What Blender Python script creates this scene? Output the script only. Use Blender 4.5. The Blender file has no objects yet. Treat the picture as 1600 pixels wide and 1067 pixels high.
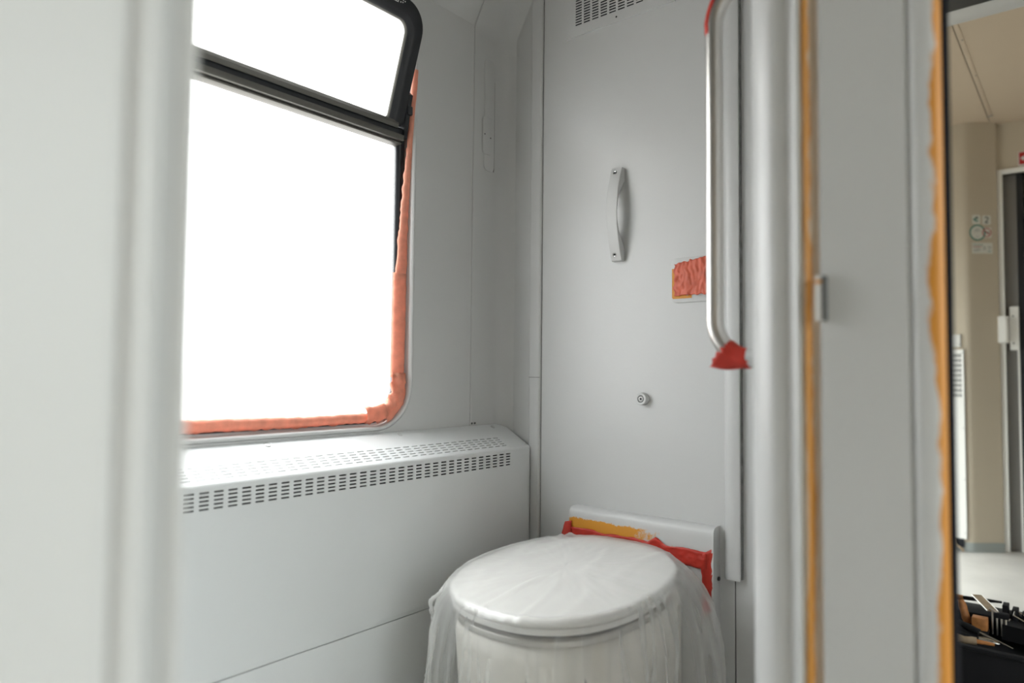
import bpy, bmesh, math, random
from mathutils import Vector, Matrix, noise
random.seed(7)
SC = bpy.context.scene
COL = SC.collection

# ------------------------------------------------------------------ camera
# pose solved from the photograph's two horizontal vanishing points, focal length 24.5 mm
F_PX = 1087.0
right = Vector((0.63847205, -0.76958099, 0.00992639))
up = Vector((-0.04065575, -0.02084451, 0.99895576))
fwd = Vector((0.76857046, 0.6382089, 0.04459653))
cam_d = bpy.data.cameras.new('camera')
cam_d.sensor_width = 36.0
cam_d.lens = 36.0 * F_PX / 1600.0
cam_d.clip_start = 0.01
cam_d.dof.use_dof = True
cam_d.dof.focus_distance = 1.5
cam_d.dof.aperture_fstop = 2.2
cam = bpy.data.objects.new('camera', cam_d)
COL.objects.link(cam)
cam.matrix_world = Matrix(((right.x, up.x, -fwd.x, 0.0), (right.y, up.y, -fwd.y, 0.0),
                           (right.z, up.z, -fwd.z, 0.85), (0, 0, 0, 1)))
SC.camera = cam

# ------------------------------------------------------------------ sky (white overcast), exposure
world = bpy.data.worlds.new('overcast')
SC.world = world
world.use_nodes = True
wn, wl_ = world.node_tree.nodes, world.node_tree.links
bg = wn['Background']
# overcast sky: horizon a third as bright as the zenith; light ground below
LZ = 11.0
wtc = wn.new('ShaderNodeTexCoord')
wsep = wn.new('ShaderNodeSeparateXYZ')
wl_.new(wtc.outputs['Generated'], wsep.inputs[0])
wramp = wn.new('ShaderNodeValToRGB')
wmr = wn.new('ShaderNodeMapRange')
wmr.inputs['From Min'].default_value = -1.0
wl_.new(wsep.outputs['Z'], wmr.inputs['Value'])
wl_.new(wmr.outputs[0], wramp.inputs['Fac'])
el = wramp.color_ramp.elements
el[0].position = 0.0; el[0].color = (0.19, 0.185, 0.175, 1)
el[1].position = 1.0; el[1].color = (0.965, 0.99, 1.0, 1)
e_ = el.new(0.485); e_.color = (0.19, 0.185, 0.175, 1)
e_ = el.new(0.51); e_.color = (0.328, 0.338, 0.34, 1)
wl_.new(wramp.outputs['Color'], bg.inputs['Color'])
bg.inputs['Strength'].default_value = LZ
vs = SC.view_settings
vs.view_transform = 'Standard'
vs.look = 'None'
vs.gamma = 1.0
vs.use_curve_mapping = False
vs.exposure = 0.38
try:
    SC.cycles.max_bounces = 10
    SC.cycles.diffuse_bounces = 6
    SC.cycles.transparent_max_bounces = 16
    SC.cycles.sample_clamp_indirect = 6.0
except Exception:
    pass


# ------------------------------------------------------------------ materials
MATS = {}


def nodes(m):
    m.use_nodes = True
    return m.node_tree.nodes, m.node_tree.links


def pbsdf(name, col, rough=0.5, metal=0.0, spec=0.5, bump=0.0, bscale=300.0, var=0.0, vscale=4.0, aniso=None):
    if name in MATS:
        return MATS[name]
    m = bpy.data.materials.new(name)
    n, l = nodes(m)
    b = n['Principled BSDF']
    b.inputs['Base Color'].default_value = (*col, 1)
    b.inputs['Roughness'].default_value = rough
    b.inputs['Metallic'].default_value = metal
    b.inputs['Specular IOR Level'].default_value = spec
    tc = n.new('ShaderNodeTexCoord')
    if bump > 0:
        t = n.new('ShaderNodeTexNoise')
        t.inputs['Scale'].default_value = bscale
        t.inputs['Detail'].default_value = 3
        mp = n.new('ShaderNodeMapping')
        if aniso:
            mp.inputs['Scale'].default_value = aniso
        l.new(tc.outputs['Object'], mp.inputs['Vector'])
        l.new(mp.outputs['Vector'], t.inputs['Vector'])
        bp = n.new('ShaderNodeBump')
        bp.inputs['Strength'].default_value = bump
        bp.inputs['Distance'].default_value = 0.002
        l.new(t.outputs['Fac'], bp.inputs['Height'])
        l.new(bp.outputs['Normal'], b.inputs['Normal'])
    if var > 0:
        t2 = n.new('ShaderNodeTexNoise')
        t2.inputs['Scale'].default_value = vscale
        t2.inputs['Detail'].default_value = 6
        l.new(tc.outputs['Object'], t2.inputs['Vector'])
        r = n.new('ShaderNodeValToRGB')
        r.color_ramp.elements[0].position = 0.3
        r.color_ramp.elements[1].position = 0.7
        r.color_ramp.elements[0].color = (*[c * (1 - var) for c in col], 1)
        r.color_ramp.elements[1].color = (*[min(1, c * (1 + var)) for c in col], 1)
        l.new(t2.outputs['Fac'], r.inputs['Fac'])
        l.new(r.outputs['Color'], b.inputs['Base Color'])
    MATS[name] = m
    return m


PAINT = pbsdf('grey_paint', (0.585, 0.587, 0.580), 0.42, bump=0.12, bscale=130, var=0.015, vscale=3)
PAINT_SEMI = pbsdf('grey_paint_gloss', (0.585, 0.587, 0.580), 0.33, bump=0.10, bscale=130, var=0.015, vscale=3)
HEATER = pbsdf('heater_paint', (0.72, 0.735, 0.735), 0.4, bump=0.06, bscale=200)
DARK = pbsdf('dark_void', (0.012, 0.014, 0.018), 0.8)
SEAL = pbsdf('dark_sealant', (0.10, 0.10, 0.10), 0.7)
SEAL_GREY = pbsdf('grey_sealant', (0.20, 0.20, 0.195), 0.7, var=0.3, vscale=60)
RUBBER = pbsdf('black_rubber', (0.012, 0.013, 0.016), 0.38, bump=0.1, bscale=400)
ALU_DARK = pbsdf('dark_anodised', (0.145, 0.14, 0.125), 0.4, metal=0.5)
SEAL_BLACK = pbsdf('matt_black_rubber', (0.006, 0.006, 0.009), 0.85, spec=0.15)
STEEL = pbsdf('brushed_steel', (0.62, 0.60, 0.57), 0.30, metal=1.0, bump=0.06, bscale=60, aniso=(20, 20, 0.6))
CHROME = pbsdf('screw_steel', (0.55, 0.55, 0.54), 0.25, metal=1.0)
WHITE_PL = pbsdf('white_plastic', (0.77, 0.76, 0.735), 0.3)
BOWL = pbsdf('toilet_shell', (0.80, 0.775, 0.72), 0.4)
BEIGE = pbsdf('beige_laminate', (0.555, 0.487, 0.382), 0.45, bump=0.05)
BEIGE_CEIL = pbsdf('beige_ceiling', (0.55, 0.45, 0.335), 0.6)
CAB_WHITE = pbsdf('white_cabinet', (0.84, 0.83, 0.80), 0.4)
DULL = pbsdf('dull_ceiling', (0.30, 0.29, 0.27), 0.7)
FLOOR = pbsdf('grey_floor', (0.55, 0.53, 0.50), 0.5, bump=0.1, bscale=80, var=0.10, vscale=5)
BASEB = pbsdf('grey_skirting', (0.33, 0.36, 0.35), 0.6)
BLACK_PL = pbsdf('black_plastic', (0.008, 0.008, 0.010), 0.7, spec=0.2, bump=0.2, bscale=300)
DARK_GLASS = pbsdf('dark_glass', (0.01, 0.012, 0.013), 0.05)
GREY_DOOR = pbsdf('grey_door', (0.22, 0.21, 0.20), 0.5)
WOOD = pbsdf('worn_orange_wood', (0.42, 0.17, 0.05), 0.6, var=0.4, vscale=40)
TAN = pbsdf('tan_paint', (0.32, 0.24, 0.16), 0.6, var=0.3, vscale=30)
RED_SIGN = pbsdf('red_sign', (0.45, 0.02, 0.02), 0.4)
GREEN = pbsdf('green_ink', (0.02, 0.20, 0.16), 0.5)
INK = pbsdf('black_ink', (0.02, 0.03, 0.03), 0.5)
REDINK = pbsdf('red_ink', (0.45, 0.04, 0.04), 0.5)
STICKER = pbsdf('white_sticker', (0.70, 0.70, 0.64), 0.4)
WHITEINK = pbsdf('white_ink', (0.8, 0.8, 0.8), 0.4)


def worn(name, orange, axis_lo, axis_hi, axis, soft, nscale, zstretch=1.0, base=(0.585, 0.587, 0.580), ylim=None):
    """grey paint with an orange undercoat showing through in a ragged band"""
    m = bpy.data.materials.new(name)
    n, l = nodes(m)
    b = n['Principled BSDF']
    b.inputs['Roughness'].default_value = 0.42
    g = n.new('ShaderNodeNewGeometry')
    sp = n.new('ShaderNodeSeparateXYZ')
    l.new(g.outputs['Position'], sp.inputs[0])
    mp = n.new('ShaderNodeMapping')
    mp.inputs['Scale'].default_value = (1, 1, zstretch)
    l.new(g.outputs['Position'], mp.inputs['Vector'])
    t = n.new('ShaderNodeTexNoise')
    t.inputs['Scale'].default_value = nscale
    t.inputs['Detail'].default_value = 7
    t.inputs['Roughness'].default_value = 0.65
    l.new(mp.outputs['Vector'], t.inputs['Vector'])
    # coordinate + noise offset
    ma = n.new('ShaderNodeMath'); ma.operation = 'MULTIPLY_ADD'
    l.new(t.outputs['Fac'], ma.inputs[0])
    ma.inputs[1].default_value = soft
    l.new(sp.outputs['XYZ'.index(axis)], ma.inputs[2])
    r1 = n.new('ShaderNodeMapRange'); r1.clamp = True
    r1.inputs['From Min'].default_value = axis_lo + soft * 0.5 - 0.0006
    r1.inputs['From Max'].default_value = axis_lo + soft * 0.5 + 0.0006
    l.new(ma.outputs[0], r1.inputs['Value'])
    r2 = n.new('ShaderNodeMapRange'); r2.clamp = True
    r2.inputs['From Min'].default_value = axis_hi + soft * 0.5 + 0.0012
    r2.inputs['From Max'].default_value = axis_hi + soft * 0.5 - 0.0012
    l.new(ma.outputs[0], r2.inputs['Value'])
    mu = n.new('ShaderNodeMath'); mu.operation = 'MULTIPLY'
    l.new(r1.outputs[0], mu.inputs[0]); l.new(r2.outputs[0], mu.inputs[1])
    if ylim is not None:
        # the bare stripe fades out along its length
        m3 = n.new('ShaderNodeMath'); m3.operation = 'MULTIPLY_ADD'
        l.new(t.outputs['Fac'], m3.inputs[0]); m3.inputs[1].default_value = 0.22
        l.new(sp.outputs[1], m3.inputs[2])
        r3 = n.new('ShaderNodeMapRange'); r3.clamp = True
        r3.inputs['From Min'].default_value = ylim + 0.095; r3.inputs['From Max'].default_value = ylim + 0.135
        l.new(m3.outputs[0], r3.inputs['Value'])
        m4 = n.new('ShaderNodeMath'); m4.operation = 'MULTIPLY'
        l.new(mu.outputs[0], m4.inputs[0]); l.new(r3.outputs[0], m4.inputs[1])
        mu = m4
    mx = n.new('ShaderNodeMix'); mx.data_type = 'RGBA'
    l.new(mu.outputs[0], mx.inputs[0])
    mx.inputs[6].default_value = (*base, 1)
    mx.inputs[7].default_value = (*orange, 1)
    l.new(mx.outputs[2], b.inputs['Base Color'])
    return m


def film_mat(name='polythene_film', lo=0.17, hi=0.62):
    m = bpy.data.materials.new(name)
    n, l = nodes(m)
    n.remove(n['Principled BSDF'])
    out = n['Material Output']
    tr = n.new('ShaderNodeBsdfTransparent'); tr.inputs[0].default_value = (0.99, 0.99, 0.985, 1)
    df = n.new('ShaderNodeBsdfDiffuse'); df.inputs[0].default_value = (0.87, 0.87, 0.855, 1)
    tl = n.new('ShaderNodeBsdfTranslucent'); tl.inputs[0].default_value = (0.9, 0.9, 0.89, 1)
    gl = n.new('ShaderNodeBsdfGlossy'); gl.inputs['Roughness'].default_value = 0.22
    m1 = n.new('ShaderNodeMixShader'); m1.inputs[0].default_value = 0.4
    l.new(df.outputs[0], m1.inputs[1]); l.new(tl.outputs[0], m1.inputs[2])
    m2 = n.new('ShaderNodeMixShader')
    lw = n.new('ShaderNodeLayerWeight'); lw.inputs['Blend'].default_value = 0.35
    mr = n.new('ShaderNodeMapRange')
    mr.inputs['To Min'].default_value = lo; mr.inputs['To Max'].default_value = hi
    l.new(lw.outputs['Facing'], mr.inputs['Value'])
    l.new(mr.outputs[0], m2.inputs[0])
    l.new(tr.outputs[0], m2.inputs[1]); l.new(m1.outputs[0], m2.inputs[2])
    m3 = n.new('ShaderNodeMixShader'); m3.inputs[0].default_value = 0.06
    l.new(m2.outputs[0], m3.inputs[1]); l.new(gl.outputs[0], m3.inputs[2])
    l.new(m3.outputs[0], out.inputs['Surface'])
    return m


def tape_mat(name, col, trans):
    m = bpy.data.materials.new(name)
    n, l = nodes(m)
    n.remove(n['Principled BSDF'])
    out = n['Material Output']
    tc = n.new('ShaderNodeTexCoord')
    t = n.new('ShaderNodeTexNoise'); t.inputs['Scale'].default_value = 60; t.inputs['Detail'].default_value = 5
    l.new(tc.outputs['Object'], t.inputs['Vector'])
    r = n.new('ShaderNodeValToRGB')
    r.color_ramp.elements[0].position = 0.3; r.color_ramp.elements[1].position = 0.75
    r.color_ramp.elements[0].color = (*[c * 0.88 for c in col], 1)
    r.color_ramp.elements[1].color = (*[min(1, c * 1.12) for c in col], 1)
    l.new(t.outputs['Fac'], r.inputs['Fac'])
    df = n.new('ShaderNodeBsdfPrincipled'); df.inputs['Roughness'].default_value = 0.5
    l.new(r.outputs['Color'], df.inputs['Base Color'])
    tl = n.new('ShaderNodeBsdfTranslucent')
    l.new(r.outputs['Color'], tl.inputs['Color'])
    mx = n.new('ShaderNodeMixShader'); mx.inputs[0].default_value = trans
    l.new(df.outputs[0], mx.inputs[1]); l.new(tl.outputs[0], mx.inputs[2])
    l.new(mx.outputs[0], out.inputs['Surface'])
    return m


def frosted(name, col, trans):
    m = bpy.data.materials.new(name)
    n, l = nodes(m)
    n.remove(n['Principled BSDF'])
    out = n['Material Output']
    tl = n.new('ShaderNodeBsdfTranslucent'); tl.inputs[0].default_value = (*col, 1)
    gl = n.new('ShaderNodeBsdfGlossy'); gl.inputs['Roughness'].default_value = 0.3
    gl.inputs[0].default_value = (0.9, 0.9, 0.9, 1)
    tp = n.new('ShaderNodeBsdfTransparent'); tp.inputs[0].default_value = (*col, 1)
    ms = n.new('ShaderNodeMixShader'); ms.inputs[0].default_value = trans
    l.new(tl.outputs[0], ms.inputs[1]); l.new(tp.outputs[0], ms.inputs[2])
    mx = n.new('ShaderNodeMixShader'); mx.inputs[0].default_value = 0.04
    l.new(ms.outputs[0], mx.inputs[1]); l.new(gl.outputs[0], mx.inputs[2])
    l.new(mx.outputs[0], out.inputs['Surface'])
    return m


def clear_glass():
    m = bpy.data.materials.new('clear_glass')
    n, l = nodes(m)
    n.remove(n['Principled BSDF'])
    out = n['Material Output']
    tr = n.new('ShaderNodeBsdfTransparent'); tr.inputs[0].default_value = (0.92, 0.94, 0.93, 1)
    gl = n.new('ShaderNodeBsdfGlossy'); gl.inputs['Roughness'].default_value = 0.02
    mx = n.new('ShaderNodeMixShader'); mx.inputs[0].default_value = 0.06
    l.new(tr.outputs[0], mx.inputs[1]); l.new(gl.outputs[0], mx.inputs[2])
    l.new(mx.outputs[0], out.inputs['Surface'])
    return m


FILM = film_mat()
FILM_THICK = film_mat('gathered_polythene', 0.6, 0.9)
TAPE = tape_mat('salmon_masking_tape', (0.90, 0.41, 0.285), 0.30)
TAPE_LITE = tape_mat('salmon_masking_tape_doubled', (0.86, 0.37, 0.25), 0.25)
TAPE_FADED = tape_mat('faded_red_masking_tape', (0.70, 0.15, 0.085), 0.1)
TAPE_RED = tape_mat('red_masking_tape', (0.55, 0.036, 0.020), 0.10)
ORANGE_BIT = pbsdf('orange_undercoat', (0.66, 0.27, 0.02), 0.5)
FROST = frosted('frosted_glass', (0.97, 0.975, 0.975), 0.82)
FROST_SASH = frosted('milky_glass', (0.97, 0.97, 0.96), 0.3)
GLASS = clear_glass()
WORN_LEDGE = worn('ledge_paint', (0.68, 0.30, 0.03), 0.488, 0.533, 'Z', 0.020, 60, ylim=0.70)
WORN_EDGE = worn('edge_paint', (0.58, 0.24, 0.03), 0.05, 0.1030, 'Y', 0.040, 13, 0.5)
WORN_GASKET = worn('gasket_paint', (0.64, 0.29, 0.05), 0.2065, 0.2125, 'Y', 0.022, 11, 0.4, base=(0.68, 0.57, 0.45))

# ------------------------------------------------------------------ mesh helpers


def setp(o, label=None, cat=None, group=None, kind=None):
    if label: o['label'] = label
    if cat: o['category'] = cat
    if group: o['group'] = group
    if kind: o['kind'] = kind
    return o


def empty(name, loc, label=None, cat=None, group=None, kind=None):
    o = bpy.data.objects.new(name, None)
    o.empty_display_size = 0.05
    o.location = loc
    COL.objects.link(o)
    return setp(o, label, cat, group, kind)


def wloc(p):
    v = Vector((0, 0, 0))
    while p is not None:
        v += p.location
        p = p.parent
    return v


def link(name, me, mat, parent=None, smooth=False, origin=None):
    """mesh given in world coordinates; origin moved to `origin`"""
    if origin is None:
        if parent is not None:
            origin = wloc(parent)
        else:
            xs = [v.co for v in me.vertices]
            origin = Vector(((min(v.x for v in xs) + max(v.x for v in xs)) / 2,
                             (min(v.y for v in xs) + max(v.y for v in xs)) / 2, min(v.z for v in xs)))
    origin = Vector(origin)
    me.transform(Matrix.Translation(-origin))
    me.update()
    o = bpy.data.objects.new(name, me)
    if mat: me.materials.append(mat)
    COL.objects.link(o)
    if parent is not None:
        o.parent = parent
        o.location = origin - wloc(parent)
    else:
        o.location = origin
    if smooth:
        me.polygons.foreach_set('use_smooth', [True] * len(me.polygons))
        if smooth != 'all':
            try:
                me.set_sharp_from_angle(angle=math.radians(38))
            except Exception:
                pass
    return o


def from_py(name, v, f):
    me = bpy.data.meshes.new(name)
    me.from_pydata([tuple(p) for p in v], [], f)
    me.validate()
    bm = bmesh.new(); bm.from_mesh(me)
    bmesh.ops.recalc_face_normals(bm, faces=bm.faces)
    bm.to_mesh(me); bm.free()
    return me


def box_me(x0, x1, y0, y1, z0, z1, bevel=0.0, seg=2):
    bm = bmesh.new()
    bmesh.ops.create_cube(bm, size=1.0)
    for v in bm.verts:
        v.co = Vector((x0 + (v.co.x + .5) * (x1 - x0), y0 + (v.co.y + .5) * (y1 - y0), z0 + (v.co.z + .5) * (z1 - z0)))
    if bevel > 0:
        bmesh.ops.bevel(bm, geom=bm.edges[:], offset=bevel, segments=seg, affect='EDGES', profile=0.5)
    me = bpy.data.meshes.new('box'); bm.to_mesh(me); bm.free()
    return me


def box(name, b, mat, parent=None, bevel=0.0, seg=2, **k):
    return link(name, box_me(*b, bevel=bevel, seg=seg), mat, parent, smooth=bevel > 0, **k)


def prism_me(pts, axis, a, b):
    """closed polygon pts (2D) extruded along axis from a to b. axis z: pts=(x,y); x: (y,z); y: (x,z)"""
    def mk(p, h):
        return {'z': (p[0], p[1], h), 'x': (h, p[0], p[1]), 'y': (p[0], h, p[1])}[axis]
    n = len(pts)
    v = [mk(p, a) for p in pts] + [mk(p, b) for p in pts]
    f = [list(range(n)), list(range(2 * n - 1, n - 1, -1))]
    f += [[i, (i + 1) % n, n + (i + 1) % n, n + i] for i in range(n)]
    return from_py('prism', v, f)


def tube_me(path, rad, seg=14, caps=True):
    path = [Vector(p) for p in path]
    n = len(path)
    rads = rad if isinstance(rad, (list, tuple)) else [rad] * n
    v, f = [], []
    t0 = (path[1] - path[0]).normalized()
    ref = Vector((0, 0, 1)) if abs(t0.z) < .9 else Vector((1, 0, 0))
    nrm = (ref - t0 * ref.dot(t0)).normalized()
    for i, p in enumerate(path):
        t = (path[min(i + 1, n - 1)] - path[max(i - 1, 0)]).normalized()
        nrm = (nrm - t * nrm.dot(t)).normalized()
        bn = t.cross(nrm)
        for k in range(seg):
            a = 2 * math.pi * k / seg
            v.append(p + (nrm * math.cos(a) + bn * math.sin(a)) * rads[i])
    for i in range(n - 1):
        for k in range(seg):
            f.append([i * seg + k, i * seg + (k + 1) % seg, (i + 1) * seg + (k + 1) % seg, (i + 1) * seg + k])
    if caps:
        f.append(list(range(seg))[::-1]); f.append([(n - 1) * seg + k for k in range(seg)])
    return from_py('tube', v, f)


def lathe_me(prof, origin, axis, seg=24):
    """prof: (r, h) along axis from origin"""
    axis = Vector(axis).normalized(); origin = Vector(origin)
    ref = Vector((0, 0, 1)) if abs(axis.z) < .9 else Vector((1, 0, 0))
    u = (ref - axis * ref.dot(axis)).normalized(); w = axis.cross(u)
    path = []
    v, f = [], []
    for r, h in prof:
        for k in range(seg):
            a = 2 * math.pi * k / seg
            v.append(origin + axis * h + (u * math.cos(a) + w * math.sin(a)) * max(r, 1e-5))
    n = len(prof)
    for i in range(n - 1):
        for k in range(seg):
            f.append([i * seg + k, i * seg + (k + 1) % seg, (i + 1) * seg + (k + 1) % seg, (i + 1) * seg + k])
    f.append(list(range(seg))[::-1]); f.append([(n - 1) * seg + k for k in range(seg)])
    return from_py('lathe', v, f)


def rrect(x0, x1, z0, z1, r, seg=10):
    p = []
    for cx, cz, a0 in ((x1 - r, z0 + r, -90), (x1 - r, z1 - r, 0), (x0 + r, z1 - r, 90), (x0 + r, z0 + r, 180)):
        for i in range(seg + 1):
            a = math.radians(a0 + 90 * i / seg)
            p.append((cx + r * math.cos(a), cz + r * math.sin(a)))
    return p


def loops_me(loops, close_first=False, close_last=False):
    """bridge successive equal-length closed loops of 3D points"""
    n = len(loops[0]); v = [p for L in loops for p in L]; f = []
    for i in range(len(loops) - 1):
        for k in range(n):
            f.append([i * n + k, i * n + (k + 1) % n, (i + 1) * n + (k + 1) % n, (i + 1) * n + k])
    if close_first: f.append(list(range(n))[::-1])
    if close_last: f.append([(len(loops) - 1) * n + k for k in range(n)])
    return from_py('loops', v, f)


def ring_me(loops):
    """torus-like: loops bridged and closed back to the first"""
    n = len(loops[0]); m = len(loops); v = [p for L in loops for p in L]; f = []
    for i in range(m):
        j = (i + 1) % m
        for k in range(n):
            f.append([i * n + k, i * n + (k + 1) % n, j * n + (k + 1) % n, j * n + k])
    return from_py('ring', v, f)


def plate_with_hole_me(outer, hole, y):
    bm = bmesh.new()
    es = []
    for L in (outer, hole):
        vs_ = [bm.verts.new((p[0], y, p[1])) for p in L]
        for i in range(len(vs_)):
            es.append(bm.edges.new((vs_[i], vs_[(i + 1) % len(vs_)])))
    bmesh.ops.triangle_fill(bm, use_beauty=True, use_dissolve=False, edges=es)
    for fc in bm.faces:
        if fc.normal.y > 0: fc.normal_flip()
    me = bpy.data.meshes.new('plate'); bm.to_mesh(me); bm.free()
    return me


def slotted_me(fn, us, vs_, holes, th):
    """sheet over a (u,v) grid; fn(u,v,d) -> 3D point, d = depth behind the face.
    us, vs_ sorted breakpoints; holes(i,j) True where cell is cut out."""
    nu, nv = len(us), len(vs_)
    v, f = [], []
    for d in (0, th):
        for b in vs_:
            for a in us:
                v.append(fn(a, b, d))
    idx = lambda i, j, s: s * nu * nv + j * nu + i
    for j in range(nv - 1):
        for i in range(nu - 1):
            if holes(i, j):
                q = [(i, j), (i + 1, j), (i + 1, j + 1), (i, j + 1)]
                for k in range(4):
                    a, b = q[k], q[(k + 1) % 4]
                    f.append([idx(*a, 0), idx(*b, 0), idx(*b, 1), idx(*a, 1)])
            else:
                f.append([idx(i, j, 0), idx(i + 1, j, 0), idx(i + 1, j + 1, 0), idx(i, j + 1, 0)])
                f.append([idx(i, j, 1), idx(i, j + 1, 1), idx(i + 1, j + 1, 1), idx(i + 1, j, 1)])
    for i in range(nu - 1):
        for j in (0, nv - 1):
            f.append([idx(i, j, 0), idx(i + 1, j, 0), idx(i + 1, j, 1), idx(i, j, 1)])
    for j in range(nv - 1):
        for i in (0, nu - 1):
            f.append([idx(i, j, 0), idx(i, j + 1, 0), idx(i, j + 1, 1), idx(i, j, 1)])
    me = bpy.data.meshes.new('slotted')
    me.from_pydata([tuple(p) for p in v], [], f)
    bm = bmesh.new(); bm.from_mesh(me)
    bmesh.ops.remove_doubles(bm, verts=bm.verts, dist=1e-7)
    bmesh.ops.recalc_face_normals(bm, faces=bm.faces)
    bm.to_mesh(me); bm.free()
    return me


def nz(x, y=0.0, z=0.0):
    return noise.noise(Vector((x, y, z)))


def sheet_me(fn, nu, nv, thick=0.0):
    """grid surface fn(u,v) u,v in 0..1"""
    v = [fn(i / nu, j / nv) for j in range(nv + 1) for i in range(nu + 1)]
    f = [[j * (nu + 1) + i, j * (nu + 1) + i + 1, (j + 1) * (nu + 1) + i + 1, (j + 1) * (nu + 1) + i]
         for j in range(nv) for i in range(nu)]
    return from_py('sheet', v, f)


def solid(o, t):
    md = o.modifiers.new('thickness', 'SOLIDIFY'); md.thickness = t; md.offset = 0
    return o


def screw(parent, p, axis, r=0.004, name='screw'):
    """countersunk screw with a cross slot"""
    p = Vector(p); axis = Vector(axis).normalized()
    s = link(name, lathe_me([(r, 0), (r, 0.0006), (r * .85, 0.0012), (r * .45, 0.0012), (r * .4, 0.0002)], p, axis, 14), CHROME, parent, smooth=True)
    return s


# ================================================================== SETTING
def struct(o):
    o['kind'] = 'structure'
    return o


# ---- floor and ceilings
struct(box('floor', (-1.3, 4.6, -1.7, 1.2, -0.03, 0.0), FLOOR))
ceil = struct(box('ceiling', (-1.3, 2.40, -1.7, 1.2, 2.0, 2.05), DULL))
box('ceiling_panel', (2.494, 2.632, -1.7, 1.2, 2.0, 2.05), PAINT, ceil, bevel=0.002)
box('guide_rail', (2.40, 2.494, -1.7, 1.2, 1.985, 2.05), RUBBER, ceil)
box('riser', (2.60, 2.632, -1.7, 1.2, 2.05, 2.16), BEIGE_CEIL, ceil)
# far ceiling: two boards with a covered joint
fc = struct(box('ceiling_far', (2.62, 4.6, -1.7, 0.356, 2.12, 2.16), BEIGE_CEIL))
box('ceiling_board', (2.62, 4.6, 0.3595, 1.2, 2.12, 2.16), BEIGE_CEIL, fc)
box('joint_backing', (2.62, 4.6, 0.356, 0.3595, 2.126, 2.16), SEAL, fc)
box('joint_cover', (2.66, 4.03, 0.338, 0.3555, 2.1175, 2.121), BEIGE_CEIL, fc, bevel=0.001)
box('joint_end', (4.03, 4.042, 0.336, 0.362, 2.1165, 2.121), GREY_DOOR, fc)
for xx in (2.70, 3.05, 3.45):
    link('screw', lathe_me([(0.004, 0), (0.003, 0.001)], (xx, 0.343, 2.1176), (0, 0, -1), 8), SEAL, fc)

# ---- window wall (car side), y = 1.11, leaning inwards above z = 1.675
YW, ZB, LEAN = 1.11, 1.675, 0.56
XL, XS = -0.6, 1.1855
REC = rrect(0.16, 1.0015, 0.734, 1.645, 0.09, 14)
outer = [(XL, 0.0), (XS, 0.0), (XS, ZB), (XL, ZB)]


def inset(x0, x1, z0, z1, r, d, seg=14):
    return rrect(x0 + d, x1 - d, z0 + d, z1 - d, max(r - d, 0.004), seg)


ww = struct(link('wall_window', plate_with_hole_me(outer, REC, YW), PAINT, origin=(0.3, YW, 0)))
# rounded lip and reveal of the window recess
L = [[(p[0], yy, p[1]) for p in inset(0.16, 1.0015, 0.734, 1.645, 0.09, dd)]
     for dd, yy in ((0.0, 1.11), (-0.006, 1.1085), (-0.001, 1.1062), (0.002, 1.1072), (0.0045, 1.1110), (0.0052, 1.116), (0.0055, 1.137), (0.014, 1.1375), (0.014, 1.150))]
L[1] = [(p[0], 1.1095, p[1]) for p in inset(0.16, 1.0015, 0.734, 1.645, 0.09, -0.005)]
link('recess_lip', loops_me(L), PAINT_SEMI, ww, smooth='all')
# leaning upper part
v = [(XL, YW, ZB), (XS, YW, ZB), (XS, YW - LEAN * 0.375, 2.05), (XL, YW - LEAN * 0.375, 2.05)]
link('upper_panel', from_py('up', v, [[0, 1, 2, 3]]), PAINT, ww)
box('outer_shell', (XL, 0.155, 1.152, 1.175, 0, 2.05), PAINT, ww)
box('outer_shell', (1.008, 1.36, 1.152, 1.175, 0, 2.05), PAINT, ww)
box('outer_shell', (0.155, 1.008, 1.152, 1.175, 0, 0.728), PAINT, ww)
box('outer_shell', (0.155, 1.008, 1.152, 1.175, 1.652, 2.05), PAINT, ww)
box('seam_backing', (XS - 0.003, XS + 0.006, 1.1125, 1.116, 0.5, ZB), SEAL, ww)

# corner panel with hollow cove into the back wall
cov = []
x = XS + 0.0025
path = [(x, 1.112), (x + 0.0012, 1.1098), (1.20, 1.1092), (1.2215, 1.1092), (1.225, 1.1095), (1.255, 1.1095)]
cx, cy, rr = 1.266, 1.0605, 0.049
for i in range(0, 13):
    a = math.radians(90 - 90 * i / 12)
    path.append((cx + rr * math.cos(a), cy + rr * math.sin(a)))
path.append((1.315, 1.02))
zs = [0.70, 0.9, 1.2, 1.5, 1.66, 1.675, 1.69, 1.75, 2.05]
v, f = [], []
for z in zs:
    ln = max(0.0, z - ZB) * LEAN
    for p in path:
        v.append((p[0], p[1] - ln, z))
n = len(path)
for j in range(len(zs) - 1):
    for i in range(n - 1):
        f.append([j * n + i, j * n + i + 1, (j + 1) * n + i + 1, (j + 1) * n + i])
wc = struct(link('wall_corner', from_py('corner', v, f), PAINT, smooth=True))
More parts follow.
